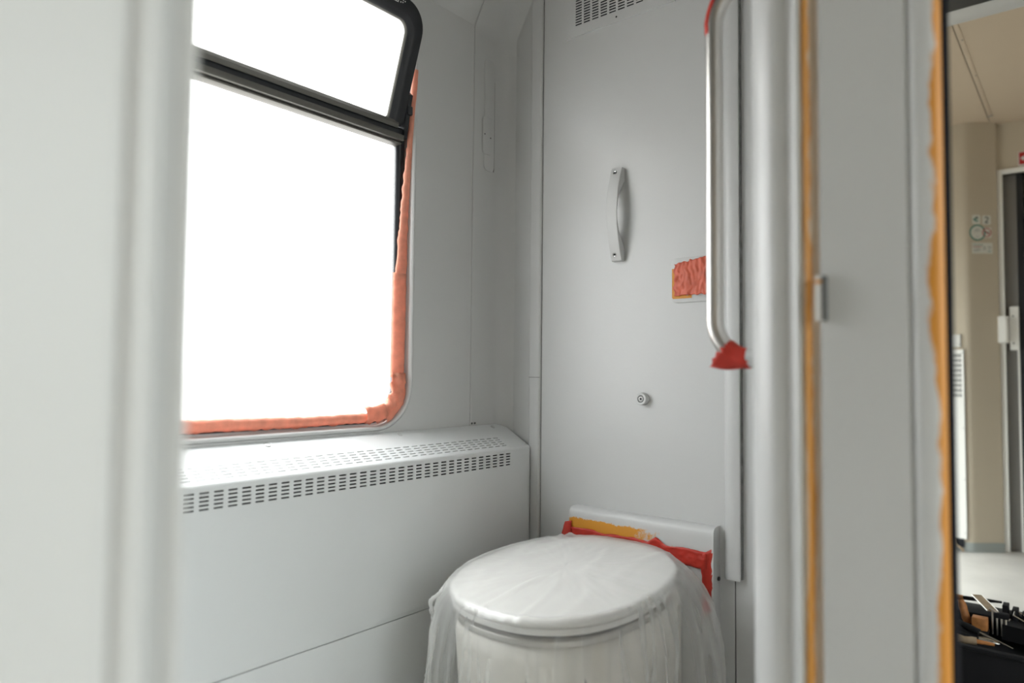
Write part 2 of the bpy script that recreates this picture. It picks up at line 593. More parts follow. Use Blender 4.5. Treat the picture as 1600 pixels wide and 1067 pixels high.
# painted-over service plate let into the corner panel: thin raised flap with open seam
pl = rrect(1.2225, 1.2585, 1.336, 1.608, 0.012, 6)
loopA = [(p[0], 1.1098, p[1]) for p in pl]
loopB = [(p[0], 1.1079, p[1]) for p in pl]
loopC = [(1.2405 + (p[0] - 1.2405) * .97, 1.1076, 1.472 + (p[1] - 1.472) * .995) for p in pl]
link('service_flap', loops_me([loopA, loopB, loopC], close_last=True), PAINT, wc, smooth=True)
link('flap_gap', tube_me([(1.2592, 1.1090, 1.56), (1.2594, 1.1090, 1.50), (1.2594, 1.1090, 1.345), (1.2575, 1.1090, 1.337)], 0.0009, 6), SEAL, wc)
pl = rrect(1.2155, 1.2495, 1.3745, 1.466, 0.008, 5)
cp = link('socket_cover', loops_me([[(p[0], 1.1085, p[1]) for p in pl], [(p[0], 1.1060, p[1]) for p in pl],
          [(1.2325 + (p[0] - 1.2325) * .93, 1.1053, 1.42 + (p[1] - 1.42) * .975) for p in pl]], close_last=True), PAINT, wc, smooth=True)
for sx, sz in ((1.2215, 1.4215), (1.2425, 1.4165)):
    link('screw_hole', lathe_me([(0.0019, 0), (0.0016, 0.0005)], (sx, 1.1053, sz), (0, -1, 0), 10), DARK, wc)

# ---- back wall, x = 1.31
bw = struct(box('wall_back', (1.31, 1.36, 0.5295, 1.16, 0, 2.05), PAINT_SEMI))
box('side_panel', (1.31, 1.36, 0.19, 0.5270, 0, 2.05), PAINT_SEMI, bw)
box('panel_joint', (1.312, 1.36, 0.526, 0.531, 0, 2.05), SEAL, bw)
t1 = struct(link('trim_1', prism_me([(1.312, 0.9965), (1.3045, 0.9975), (1.3025, 1.0), (1.3025, 1.026), (1.3045, 1.0285), (1.312, 1.0295)], 'z', 0, 2.0), PAINT, smooth=True))
box('shadow_gap', (1.3090, 1.3105, 0.9958, 0.9967, 0, 2.0), SEAL, t1)
box('strip_joint', (1.3020, 1.3060, 0.9975, 1.0285, 0.8390, 0.8400), SEAL, t1)
t2 = struct(link('trim_2', prism_me([(1.3105, 0.547), (1.303, 0.5455), (1.299, 0.541), (1.2975, 0.536), (1.2975, 0.518), (1.299, 0.5145), (1.3105, 0.5140)], 'z', 0.4605, 2.0), PAINT_SEMI, smooth=True))
link('sealant', prism_me([(1.3095, 0.5145), (1.303, 0.5145), (1.303, 0.5128), (1.3095, 0.5118)], 'z', 0.463, 2.0), SEAL_GREY, t2)

# ---- hidden partition between compartment and passage, rear and vestibule walls
struct(box('wall_partition', (0.735, 1.36, 0.185, 0.255, 0, 2.0), PAINT))
struct(box('wall_rear', (-0.65, -0.6, 0.36, 1.175, 0, 2.0), PAINT))
struct(box('wall_near', (-1.35, -1.3, -1.75, 0.4, 0, 2.05), BEIGE_CEIL))

# ---- left side of the doorway: wall face and rounded frame section close to the camera
wd = struct(box('wall_door', (-1.3, 0.122, 0.331, 0.372, 0, 2.0), PAINT))
prof = [(0.118, 0.345), (0.1195, 0.334), (0.1225, 0.3315)]
for i in range(9):
    a = math.radians(200 + 140 * i / 8)
    prof.append((0.1335 + 0.0085 * math.cos(a), 0.336 + 0.0095 * math.sin(a)))
prof += [(0.1425, 0.3385), (0.1455, 0.3425), (0.1485, 0.340), (0.151, 0.334), (0.1545, 0.3315), (0.158, 0.333), (0.1595, 0.340), (0.1595, 0.372), (0.118, 0.372)]
link('frame_profile', prism_me(prof, 'z', 0, 2.0), PAINT_SEMI, wd, smooth=True)

# ---- door post on the right of the doorway (faces the camera), x = 0.70
wp = struct(link('wall_post', prism_me([(0.703, 0.1215), (0.7, 0.1235), (0.7, 0.1965), (0.703, 0.1985), (0.735, 0.1985), (0.735, 0.1215)], 'z', 0, 2.0), PAINT))
# rounded frame column with a hollow
cp_ = [(0.745, 0.2570), (0.7385, 0.2745), (0.735, 0.2756), (0.728, 0.2728), (0.718, 0.2648), (0.710, 0.2558), (0.7055, 0.2488), (0.7035, 0.2435), (0.7032, 0.2400),
       (0.7036, 0.2370), (0.7047, 0.2340), (0.7056, 0.2310), (0.7056, 0.2280), (0.7045, 0.2250), (0.7020, 0.2225), (0.6998, 0.2203), (0.6985, 0.2185), (0.6990, 0.2168),
       (0.704, 0.2160), (0.745, 0.2160)]
link('frame_column', prism_me(cp_, 'z', 0, 2.0), PAINT_SEMI, wp, smooth=True)
gp = [(0.735, 0.2160), (0.7035, 0.2160), (0.7015, 0.2135), (0.7010, 0.2105), (0.7025, 0.2080), (0.7055, 0.2065), (0.7065, 0.2035), (0.7065, 0.2012), (0.7045, 0.2000), (0.7030, 0.1990), (0.735, 0.1985)]
link('door_gasket', prism_me(gp, 'z', 0, 2.0), WORN_GASKET, wp, smooth=True)
ep = [(0.722, 0.1212), (0.7035, 0.1212), (0.701, 0.1195), (0.6985, 0.1165), (0.6975, 0.112), (0.6985, 0.104), (0.7005, 0.0985), (0.7035, 0.0955), (0.708, 0.0948), (0.722, 0.0948)]
link('edge_trim', prism_me(ep, 'z', 0, 2.0), WORN_EDGE, wp, smooth=True)
box('trim_joint', (0.7045, 0.72, 0.1205, 0.1222, 0, 2.0), SEAL, wp)
link('rubber_seal', prism_me([(0.722, 0.0965), (0.706, 0.0958), (0.7045, 0.0940), (0.7065, 0.0918), (0.7150, 0.0905), (0.7205, 0.0935)], 'z', 0, 2.0), SEAL_BLACK, wp, smooth=True)
box('post_back', (0.722, 0.736, 0.0965, 0.190, 0, 2.0), PAINT, wp)
# head of the doorway
struct(link('trim_3', prism_me([(0.155, 0.335), (0.155, 0.372), (0.735, 0.255), (0.70, 0.20)], 'z', 1.93, 2.0), PAINT))

# ---- vestibule side wall with two glazed outer doors (daylight), y = -1.7
wr = struct(box('wall_right', (-1.3, -0.55, -1.75, -1.7, 0, 2.16), BEIGE))
box('wall_panel', (1.45, 2.2, -1.75, -1.7, 0, 2.16), BEIGE, wr)
box('wall_panel', (3.6, 4.6, -1.75, -1.7, 0, 2.16), BEIGE, wr)


def outer_door(name, x0, x1, y, z0, z1):
    d = empty(name, ((x0 + x1) / 2, y, 0), kind='structure')
    s = 1 if y > 0 else -1
    y0, y1 = sorted((y, y + s * 0.04))
    box('lower_leaf', (x0, x1, y0, y1, 0, z0), PAINT, d, bevel=0.004)
    box('upper_leaf', (x0, x1, y0, y1, z1, 2.16), PAINT, d, bevel=0.004)
    for a in (x0, (x0 + x1) / 2 - 0.03, x1 - 0.06):
        box('stile', (a, a + 0.06, y0, y1, z0, z1), PAINT, d, bevel=0.004)
    m = (x0 + x1) / 2
    for a, b in ((x0 + 0.06, m - 0.03), (m + 0.03, x1 - 0.06)):
        box('pane', (a, b, y0 + 0.015, y0 + 0.021, z0, z1), GLASS, d)
    return d


outer_door('door_1', -0.55, 1.45, -1.7, 0.35, 1.95)
box('wall_panel', (2.2, 3.6, -1.75, -1.7, 0, 2.16), BEIGE, wr)
# opposite side of the far vestibule
wl = struct(box('wall_left', (1.36, 2.7, 1.15, 1.2, 0, 2.16), BEIGE))
box('wall_panel', (4.0, 4.6, 1.15, 1.2, 0, 2.16), BEIGE, wl)
outer_door('door_2', 2.7, 4.0, 1.15, 0.10, 1.60)

# ---- far end wall with column and dark glazed door
wf = struct(link('wall_far', prism_me([(4.065, 1.2), (4.065, 0.475), (4.068, 0.458), (4.076, 0.445), (4.09, 0.430), (4.167, 0.338), (4.20, 0.338), (4.26, 0.338), (4.26, 1.2)], 'z', 0.0, 2.14), BEIGE, smooth=True))
box('lintel', (4.20, 4.26, -0.52, 0.338, 1.872, 2.14), BEIGE, wf)
box('end_panel', (4.20, 4.26, -1.7, -0.52, 0, 2.14), BEIGE, wf)
struct(link('baseboard_far', prism_me([(4.0620, 1.0), (4.0620, 0.474), (4.065, 0.456), (4.073, 0.443), (4.088, 0.427), (4.166, 0.334), (4.172, 0.338), (4.09, 0.437), (4.068, 0.475), (4.068, 1.0)], 'z', 0, 0.045), BASEB, smooth=True))
fd = empty('door_3', (4.22, -0.09, 0), kind='structure')
box('door_frame', (4.185, 4.20, 0.315, 0.338, 0, 1.885), CAB_WHITE, fd, bevel=0.003)
box('door_frame', (4.185, 4.20, -0.52, 0.315, 1.860, 1.885), CAB_WHITE, fd, bevel=0.003)
box('stile', (4.235, 4.27, 0.262, 0.335, 0, 1.862), GREY_DOOR, fd, bevel=0.003)
box('edge_bar', (4.228, 4.236, 0.262, 0.272, 0.0, 1.16), CAB_WHITE, fd, bevel=0.002)
box('glass_leaf', (4.24, 4.262, -0.52, 0.262, 0, 1.862), DARK_GLASS, fd)
box('rubber_edge', (4.232, 4.242, 0.238, 0.262, 0, 1.862), RUBBER, fd)
box('back_wall', (4.30, 4.34, -0.6, 0.4, 0, 2.0), DARK, fd)
# ================================================================== WINDOW
def rrect4(x0, x1, z0, z1, rs, seg=10):
    """radii: bottom-right, top-right, top-left, bottom-left"""
    p = []
    for (sx, sz, a0), r in zip(((1, 0, -90), (1, 1, 0), (0, 1, 90), (0, 0, 180)), rs):
        cx = x1 - r if sx else x0 + r
        cz = z1 - r if sz else z0 + r
        for i in range(seg + 1):
            a = math.radians(a0 + 90 * i / seg)
            p.append((cx + r * math.cos(a), cz + r * math.sin(a)))
    return p


win = empty('window_1', (0.58, 1.13, 0.734), kind='structure')
W4 = (0.16, 1.0015, 0.734, 1.645, 0.09)
secs = [(0.009, 1.146), (0.009, 1.134), (0.012, 1.129), (0.018, 1.1275), (0.025, 1.129), (0.030, 1.134), (0.030, 1.146)]
link('rubber_gasket', loops_me([[(p[0], yy, p[1]) for p in inset(*W4, dd)] for dd, yy in secs]), RUBBER, win, smooth='all')
pane_low = rrect4(0.188, 0.9735, 0.762, 1.34, (0.055, 0.004, 0.004, 0.055))
link('lower_pane', loops_me([[(p[0], 1.141, p[1]) for p in pane_low], [(p[0], 1.136, p[1]) for p in pane_low]], True, True), FROST, win)
# mid rail: stacked dark profiles
for z0, z1, y0, mt in ((1.3325, 1.3375, 1.118, ALU_DARK), (1.3385, 1.3515, 1.110, ALU_DARK), (1.352, 1.3665, 1.114, RUBBER)):
    box('mid_rail', (0.19, 0.972, y0, 1.142, z0, z1), mt, win, bevel=0.0018)


def sash(xx, s, d):
    """point on the tilted hopper sash: s up its slope, d towards the room"""
    return (xx, 1.1118 - 0.3048 * s - 0.9524 * d, 1.3666 + 0.9524 * s - 0.3048 * d)


def sash_loop(g, d, side):
    if side == 'o':
        L_ = rrect4(0.19 + g, 0.970 - g, g, 0.245 - g, (0.008, 0.058 - g, 0.058 - g, 0.008), 12)
    else:
        L_ = rrect4(0.226 - g, 0.9345 + g, 0.0105 - g, 0.2040 + g, (0.006, 0.024 + g, 0.024 + g, 0.006), 12)
    return [sash(p[0], p[1], d) for p in L_]


sl = [sash_loop(0, -0.024, 'o'), sash_loop(0, -0.005, 'o'), sash_loop(0.002, -0.001, 'o'), sash_loop(0.005, 0, 'o'),
      sash_loop(0.014, 0.0, 'i'), sash_loop(0.010, -0.002, 'i'), sash_loop(0.006, -0.006, 'i'), sash_loop(0.002, -0.009, 'i'),
      sash_loop(0, -0.013, 'i'), sash_loop(0, -0.024, 'i')]
sf = link('sash_frame', ring_me(sl), RUBBER, win, smooth=True)
link('sash_bead', loops_me([sash_loop(0.004, -0.0085, 'i'), sash_loop(-0.0012, -0.0115, 'i'), sash_loop(-0.0015, -0.016, 'i')]), ALU_DARK, win, smooth='all')
ip = rrect4(0.222, 0.938, 0.008, 0.207, (0.006, 0.024, 0.024, 0.006), 12)
link('sash_pane', loops_me([[sash(p[0], p[1], -0.020) for p in ip], [sash(p[0], p[1], -0.0155) for p in ip]], True, True), FROST_SASH, win)
link('sash_rail', loops_me([[sash(xx, s, d) for s, d in ((-0.004, -0.02), (0.0105, -0.013), (0.0105, -0.002), (0.004, 0.003), (-0.004, 0.002))]
                            for xx in (0.205, 0.955)], True, True), ALU_DARK, win, smooth=True)
# stay arm and hinge plate at the right edge
link('stay_arm', prism_me([(1.3460, 1.113), (1.3460, 1.133), (1.425, 1.125), (1.443, 1.120), (1.449, 1.106), (1.438, 1.098), (1.42, 1.100)][::1] and
     [(1.113, 1.346), (1.133, 1.346), (1.125, 1.425), (1.119, 1.440), (1.106, 1.446), (1.096, 1.436), (1.100, 1.42)], 'x', 0.972, 0.982), RUBBER, win, smooth=True)
box('catch', (0.973, 0.987, 1.100, 1.112, 1.395, 1.415), RUBBER, win, bevel=0.003)
# white maker's mark printed on the sash: short strokes and dots
mk = []
for dx, s0, w, h in ((0.884, 0.2275, 0.013, 0.0014), (0.8905, 0.2275, 0.0014, 0.008), (0.8775, 0.2275, 0.0014, 0.008), (0.8970, 0.2292, 0.0020, 0.0020),
                     (0.9020, 0.2303, 0.0020, 0.0020), (0.9020, 0.2345, 0.0020, 0.0020), (0.9070, 0.2338, 0.0020, 0.0020), (0.884, 0.2345, 0.013, 0.0014)):
    q = [sash(dx - w / 2, s0, 0.0006), sash(dx + w / 2, s0, 0.0006), sash(dx + w / 2, s0 + h, 0.0006), sash(dx - w / 2, s0 + h, 0.0006)]
    b_ = [sash(dx - w / 2, s0, -0.0002), sash(dx + w / 2, s0, -0.0002), sash(dx + w / 2, s0 + h, -0.0002), sash(dx - w / 2, s0 + h, -0.0002)]
    mk.append((b_, q))
V, Fc = [], []
for b_, q in mk:
    o_ = len(V); V += b_ + q
    Fc += [[o_ + 4, o_ + 5, o_ + 6, o_ + 7]] + [[o_ + i, o_ + (i + 1) % 4, o_ + 4 + (i + 1) % 4, o_ + 4 + i] for i in range(4)]
link('printed_mark', from_py('mark', V, Fc), WHITEINK, sf)

# ================================================================== TAPE ON THE WINDOW
def tape_sweep(name, pts, y_of, bulge, label, nv=10, seed=0.0, jit=0.0015, crump=0.0, mat=TAPE, group='salmon tape around the window'):
    """pts: (x, z, width); swept over the rubber gasket, bulging into the room"""
    # densify
    P_ = []
    for (a, b) in zip(pts[:-1], pts[1:]):
        k = max(2, int(math.hypot(b[0] - a[0], b[1] - a[1]) / 0.006))
        for i in range(k):
            t = i / k
            P_.append(tuple(a[j] + (b[j] - a[j]) * t for j in range(3)))
    P_.append(pts[-1])
    n_ = len(P_)
    V_, F_ = [], []
    for i, (px, pz, w) in enumerate(P_):
        a, b = P_[max(i - 3, 0)], P_[min(i + 3, n_ - 1)]
        tx, tz = b[0] - a[0], b[1] - a[1]
        l_ = math.hypot(tx, tz); tx /= l_; tz /= l_
        nx, nz_ = -tz, tx
        y0 = y_of(i / (n_ - 1))
        for k in range(nv + 1):
            vv = -1 + 2 * k / nv
            e = abs(vv) ** 3
            dx = nz(px * 90 + seed, pz * 90, k * .35) * jit * (0.3 + 2 * e)
            c = nz(px * 70 + seed, pz * 70, vv * 2.5) * crump + abs(nz(px * 150 + seed, pz * 150, vv * 4)) * crump * .8
            V_.append((px + nx * w / 2 * vv + nx * dx + tx * c * .5, y0 - bulge * math.sqrt(max(0, 1 - 0.97 * vv * vv)) - c + dx * .4, pz + nz_ * w / 2 * vv + nz_ * dx + tz * c * .5))
    for i in range(n_ - 1):
        for k in range(nv):
            a = i * (nv + 1) + k
            F_.append([a, a + 1, a + nv + 2, a + nv + 1])
    o = link(name, from_py('tape', V_, F_), mat, smooth='all')
    solid(o, 0.0005)
    return setp(o, label, 'tape', group)


tape_sweep('masking_tape', [(0.979, 1.058, 0.037), (0.9785, 0.95, 0.037), (0.977, 0.838, 0.037)], lambda t: 1.1275, 0.010,
           'salmon masking tape strip down the lower right edge of the window', seed=1, jit=0.0012)
tape_sweep('masking_tape', [(0.979, 1.045, 0.034), (0.9835, 1.08, 0.028), (0.987, 1.20, 0.021), (0.9925, 1.30, 0.016), (0.996, 1.37, 0.015), (0.9985, 1.47, 0.016), (0.9985, 1.50, 0.016)],
           lambda t: 1.1260 - 0.016 * t ** 2, 0.008, 'narrow salmon masking tape strip beside the tilted black sash', seed=5, jit=0.0012)
arc = [(0.9165 + 0.0600 * math.cos(math.radians(a)), 0.8135 + 0.0590 * math.sin(math.radians(a)), 0.043) for a in range(12, -78, -9)]
tape_sweep('masking_tape', [(0.976, 0.848, 0.037), (0.976, 0.832, 0.038)] + arc, lambda t: 1.1255, 0.010,
           'crumpled salmon masking tape in the bottom right window corner', seed=9, jit=0.004, crump=0.007, mat=TAPE_LITE)
tape_sweep('masking_tape', [(0.942, 0.768, 0.034), (0.915, 0.763, 0.038), (0.889, 0.761, 0.034)], lambda t: 1.1240, 0.0125,
           'short salmon tape patch wrapped at the end of the bottom strip', seed=14, jit=0.003, crump=0.002, mat=TAPE_LITE)
tape_sweep('masking_tape', [(0.895, 0.7560, 0.021), (0.75, 0.7545, 0.021), (0.6, 0.757, 0.023), (0.45, 0.757, 0.024), (0.25, 0.757, 0.024)], lambda t: 1.1265, 0.011,
           'long salmon masking tape strip along the bottom of the window', seed=20, jit=0.0012)

# ================================================================== HEATER CASING
YF, SLOPE = 1.022, 0.57
ZF = 0.686 + SLOPE * (YF - 1.037)
hx0, hx1 = -0.58, 1.302
heat = empty('heater_casing', (0.4, YF, 0.0), 'pale grey slotted heater casing running under the window', 'heater')
cols = [1.2215 - k * 0.0228 for k in range(44)][::-1]
SLW = 0.0152
us = [hx0] + [e for c in cols for e in (c - SLW / 2, c + SLW / 2)] + [hx1]
colset = {1 + 2 * i for i in range(len(cols))}
# front sheet
rows = [0.64075 + 0.00615 * r for r in range(5)]
vsb = [0.388] + [e for r in rows for e in (r - 0.00135, r + 0.00135)] + [ZF - 0.006]
rowset = {1 + 2 * i for i in range(5)}
link('front_panel', slotted_me(lambda a, b, d: (a, YF + d, b), us, vsb, lambda i, j: i in colset and j in rowset, 0.0015), HEATER, heat)
# rounded nose between front and sloping top, then top sheet
nose = []
ang = math.atan(SLOPE)
cy_, cz_ = YF + 0.008, ZF - 0.0062
for i in range(9):
    a = math.radians(180) - (math.radians(90) + ang * 0 - ang) * i / 8 - 0
    nose.append((cy_ + 0.008 * math.cos(a), cz_ + 0.008 * math.sin(a)))
ny, nzz = nose[-1]
lo = [(hx0, p[0], p[1]) for p in nose]; hi = [(hx1, p[0], p[1]) for p in nose]
k = len(nose)
link('nose_edge', from_py('nose', lo + hi, [[i, i + 1, k + i + 1, k + i] for i in range(k - 1)]), HEATER, heat, smooth='all')
trow = [1.0345 + 0.00668 * r for r in range(6)]
vst = [ny] + [e for r in trow for e in (r - 0.0011, r + 0.0011)] + [1.109]
link('top_panel', slotted_me(lambda a, b, d: (a, b + d * .5, nzz + SLOPE * (b - ny) - d * .87), us, vst, lambda i, j: i in colset and j in rowset, 0.0015), HEATER, heat)
# end plate, inside, kick panel
pe = [(YF, 0.0)] + [(YF, 0.66)] + nose + [(1.109, nzz + SLOPE * (1.109 - ny)), (1.109, 0.0)]
link('end_plate', prism_me(pe, 'x', hx1 - 0.0015, hx1), HEATER, heat)
box('convector_core', (hx0 + .02, hx1 - .01, YF + 0.012, 1.105, 0.42, 0.655), DARK, heat)
box('seam_bar', (hx0, hx1, YF + 0.0015, YF + 0.010, 0.3795, 0.389), HEATER, heat, bevel=0.001)
box('kick_panel', (hx0, hx1, YF - 0.0005, YF + 0.004, 0.0, 0.3788), HEATER, heat, bevel=0.0015)
box('seam_shadow', (hx0, hx1, YF + 0.0045, YF + 0.0115, 0.370, 0.392), SEAL, heat)
for sx in (0.6637, 0.964, 1.2555):
    zt = nzz + SLOPE * (1.0995 - ny)
    link('screw', lathe_me([(0.006, -0.001), (0.006, 0.0004), (0.0048, 0.0012), (0.002, 0.0013)], (sx, 1.0995, zt), (0, -0.495, 0.869), 14), CHROME if sx < .7 else PAINT, heat, smooth=True)
for sx in (1.186, 1.196):
    link('screw', lathe_me([(0.0022, -0.001), (0.002, 0.002)], (sx + 0.004, 1.107, 0.731), (0, -0.7, 0.7), 8), SEAL, heat)

# ================================================================== ON THE BACK WALL
# ventilation grille
gr = empty('ventilation_grille', (1.31, 0.7915, 1.632), 'slotted grey ventilation grille high on the back wall', 'vent')
gc = [0.8925 - 0.02265 * i for i in range(10)][::-1]
gu = [0.654] + [e for c in gc for e in (c - 0.0086, c + 0.0086)] + [0.929]
gz = [1.6555 + 0.00635 * r for r in range(24)]
gv = [1.632] + [e for r in gz for e in (r - 0.0017, r + 0.0017)] + [1.83]
cs = {1 + 2 * i for i in range(len(gc))}; rs_ = {1 + 2 * i for i in range(len(gz))}
link('face_plate', slotted_me(lambda a, b, d: (1.3045 + d, a, b), gu, gv, lambda i, j: i in cs and j in rs_, 0.0012), PAINT, gr)
box('backing', (1.3085, 1.3098, 0.660, 0.923, 1.64, 1.825), DARK, gr)
box('edge_flange', (1.3045, 1.31, 0.654, 0.929, 1.6295, 1.632), PAINT_SEMI, gr)
box('edge_flange', (1.3045, 1.31, 0.929, 0.931, 1.6295, 1.83), PAINT_SEMI, gr)
box('edge_flange', (1.3045, 1.31, 0.652, 0.654, 1.6295, 1.83), PAINT_SEMI, gr)
link('fixing_hole', lathe_me([(0.0021, 0), (0.0019, 0.0005)], (1.3045, 0.7918, 1.6405), (-1, 0, 0), 10), DARK, gr)

# bow handle
hd = empty('bow_handle', (1.31, 0.7865, 1.094), 'small grey bow handle screwed to the back wall', 'handle')
zc, zh = 1.1965, 0.1025
pts_o, pts_i = [], []
N = 24
for i in range(N + 1):
    t = -1 + 2 * i / N
    pts_o.append((1.31 - (0.0115 + 0.0215 * (1 - t * t)), zc + zh * t))
for i in range(N + 1):
    t = -1 + 2 * i / N
    pts_i.append((1.31 - 0.0308 * max(0.0, 1 - abs(t) ** 2.0), zc + 0.0725 * t))
y0, y1 = 0.7725, 0.7985
V, Fc = [], []
for yy in (y0, y1):
    V += [(p[0], yy, p[1]) for p in pts_o] + [(p[0], yy, p[1]) for p in pts_i] + [(1.31, yy, zc - zh), (1.31, yy, zc + zh)]
m = N + 1; tot = 2 * m + 2
for s in (0, 1):
    o_ = s * tot
    for i in range(N):
        Fc.append([o_ + i, o_ + i + 1, o_ + m + i + 1, o_ + m + i])
    Fc.append([o_ + 2 * m, o_, o_ + m]); Fc.append([o_ + 2 * m + 1, o_ + m + N, o_ + N])
for i in range(N):
    Fc.append([i, i + 1, tot + i + 1, tot + i]); Fc.append([m + i, m + i + 1, tot + m + i + 1, tot + m + i])
Fc.append([2 * m, 0, tot, tot + 2 * m]); Fc.append([2 * m + 1, N, tot + N, tot + 2 * m + 1])
me = from_py('handle', V, Fc)
hb = link('grip', me, PAINT, hd, smooth=True)
bv = hb.modifiers.new('soft', 'BEVEL'); bv.width = 0.0012; bv.segments = 2; bv.limit_method = 'ANGLE'; bv.angle_limit = math.radians(40)
for zz, tilt in ((1.287, 0.25), (1.1075, -0.25)):
    xx = 1.31 - (0.0115 + 0.0215 * (1 - ((zz - zc) / zh) ** 2))
    ax = Vector((-1, 0, tilt * 0.9)).normalized()
    ring = link('screw', lathe_me([(0.0050, -0.001), (0.0050, 0.0006), (0.0042, 0.0010), (0.0026, 0.0004)], (xx + .0004, 0.7875, zz), ax, 14), CHROME, hd, smooth=True)
    link('recess', lathe_me([(0.0026, 0), (0.0024, 0.0009)], Vector((xx, 0.7875, zz)), ax, 8), DARK, ring)

# square plate, red tape over it
pt = empty('wall_plate', (1.31, 0.614, 0.996), 'square blanking plate on the back wall behind the grab rail', 'plate')
pr = rrect(0.566, 0.6605, 0.996, 1.0875, 0.011, 6)
link('cover', loops_me([[(1.31, p[0], p[1]) for p in pr], [(1.3065, p[0], p[1]) for p in pr],
     [(1.3058, 0.613 + (p[0] - 0.613) * .96, 1.0418 + (p[1] - 1.0418) * .96) for p in pr]], False, True), PAINT, pt, smooth=True)
link('bare_edge', sheet_me(lambda u, w: (1.3050 + 0.0004 * nz(u * 9, w * 20), 0.6575 - (0.010 + 0.004 * nz(w * 9, 3)) * u, 1.006 + 0.060 * w), 4, 16), ORANGE_BIT, pt)
link('bare_edge', sheet_me(lambda u, w: (1.3048, 0.656 - 0.042 * u, 1.004 + (0.010 + 0.009 * nz(u * 7, 1.7)) * w), 18, 4), ORANGE_BIT, pt)


def plate_tape(u, w):
    yy = 0.6515 - 0.078 * u + 0.004 * nz(w * 6, u * 2, 4) * (1 if u < .5 else .3)
    zz = 1.010 + 0.066 * w + 0.010 * u * w + 0.0045 * nz(u * 10, w * 2, 8)
    cr = 0.0035 * abs(nz(u * 7 + w * 1.5, w * 2.0, 3.3)) + 0.0022 * nz(u * 14, w * 5, 1) + 0.002 * abs(nz(u * 18 - w * 6, 2))
    return (1.3032 - cr, yy, zz)


setp(solid(link('red_tape', sheet_me(plate_tape, 40, 36), TAPE_FADED, smooth='all'), 0.0004), 'crumpled red tape square stuck on the wall plate', 'tape')

# round rubber stop
kn = empty('wall_buffer', (1.31, 0.7265, 0.797), 'small round grey buffer with a screw on the back wall', 'buffer')
link('body', lathe_me([(0.0128, 0), (0.0128, 0.0125), (0.0120, 0.0140), (0.0078, 0.0140), (0.0074, 0.0120)], (1.31, 0.7250, 0.7975), (-1, 0, 0), 28), PAINT, kn, smooth=True)
link('screw', lathe_me([(0.0058, 0.0), (0.0058, 0.0132), (0.0050, 0.0138), (0.0024, 0.0138), (0.0022, 0.0120)], (1.31, 0.7250, 0.7975), (-1, 0, 0), 14), PAINT, kn, smooth=True)
link('screw_slot', lathe_me([(0.0022, 0.0), (0.0021, 0.0128)], (1.31, 0.7250, 0.7975), (-1, 0, 0), 8), DARK, kn)
link('shadow_ring', lathe_me([(0.0073, 0.0), (0.0073, 0.0122)], (1.31, 0.7250, 0.7975), (-1, 0, 0), 20), SEAL, kn)

# ================================================================== GRAB RAIL
rail = empty('grab_rail', (0.88, 0.32, 0.85), 'upright brushed steel grab rail beside the doorway post', 'handrail')
XR, YR = 0.88, 0.381
zb, zt, rb = 0.8715, 1.369, 0.05
path = [(XR, 0.262, zb), (XR, 0.30, zb)]
for i in range(0, 13):
    a = math.radians(90 * i / 12)
    path.append((XR, YR - rb + rb * math.sin(a), zb + rb - rb * math.cos(a)))
for i in range(1, 12):
    path.append((XR, YR, zb + rb + (zt - zb - 2 * rb) * i / 12))
for i in range(0, 13):
    a = math.radians(90 * i / 12)
    path.append((XR, YR - rb + rb * math.cos(a), zt - rb + rb * math.sin(a)))
path += [(XR, 0.30, zt), (XR, 0.262, zt)]
link('tube', tube_me(path, 0.0112, 24), STEEL, rail, smooth=True)
for zz in (zb, zt):
    link('bracket', lathe_me([(0.018, 0.0), (0.018, 0.006), (0.0138, 0.009), (0.0135, 0.080)], (XR, 0.256, zz), (0, 1, 0), 24), PAINT, rail, smooth=True)


def sleeve(name, cpath, prof, label, seed, mat, jag):
    seg, n_ = 40, len(cpath)
    V_, F_ = [], []
    cpath = [Vector(p) for p in cpath]
    for i, p in enumerate(cpath):
        t = (cpath[min(i + 1, n_ - 1)] - cpath[max(i - 1, 0)]).normalized()
        u_ = Vector((1, 0, 0)); u_ = (u_ - t * u_.dot(t)).normalized(); w_ = t.cross(u_)
        for k_ in range(seg):
            a = 2 * math.pi * k_ / seg
            r_ = prof(i / (n_ - 1), a) + 0.0012 * nz(math.cos(a) * 3 + seed, math.sin(a) * 3, i * .4)
            sh = jag * nz(math.cos(a) * 5 + seed, math.sin(a) * 5, 1.0) * (1 if i in (0, n_ - 1) else 0.3)
            V_.append(p + (u_ * math.cos(a) + w_ * math.sin(a)) * r_ + t * sh)
    for i in range(n_ - 1):
        for k_ in range(seg):
            F_.append([i * seg + k_, i * seg + (k_ + 1) % seg, (i + 1) * seg + (k_ + 1) % seg, (i + 1) * seg + k_])
    o = link(name, from_py('sleeve', V_, F_), mat, smooth='all')
    solid(o, 0.0005)
    return setp(o, label, 'tape')


cp = []
for i in range(0, 9):
    a = math.radians(44 - 42 * i / 8)
    cp.append((XR, YR - rb + rb * math.sin(a), zb + rb - rb * math.cos(a)))



def flag_prof(t, a):
    # loose tape ends stick out below the tube
    dn = max(0.0, math.cos(a - math.radians(250)))
    return 0.0122 + 0.007 * dn * (1 - 0.8 * t) + 0.014 * max(0.0, math.cos(a - math.radians(265))) ** 6 * max(0, 1 - 1.4 * t)


sleeve('red_tape', cp, flag_prof, 'crumpled red tape wrapped around the lower end of the grab rail', 2.0, TAPE_RED, 0.009)
link('bare_patch', tube_me([(XR, YR - rb - 0.012, zb - 0.0040), (XR, YR - rb - 0.028, zb - 0.0045)], 0.0105, 14), ORANGE_BIT, rail)


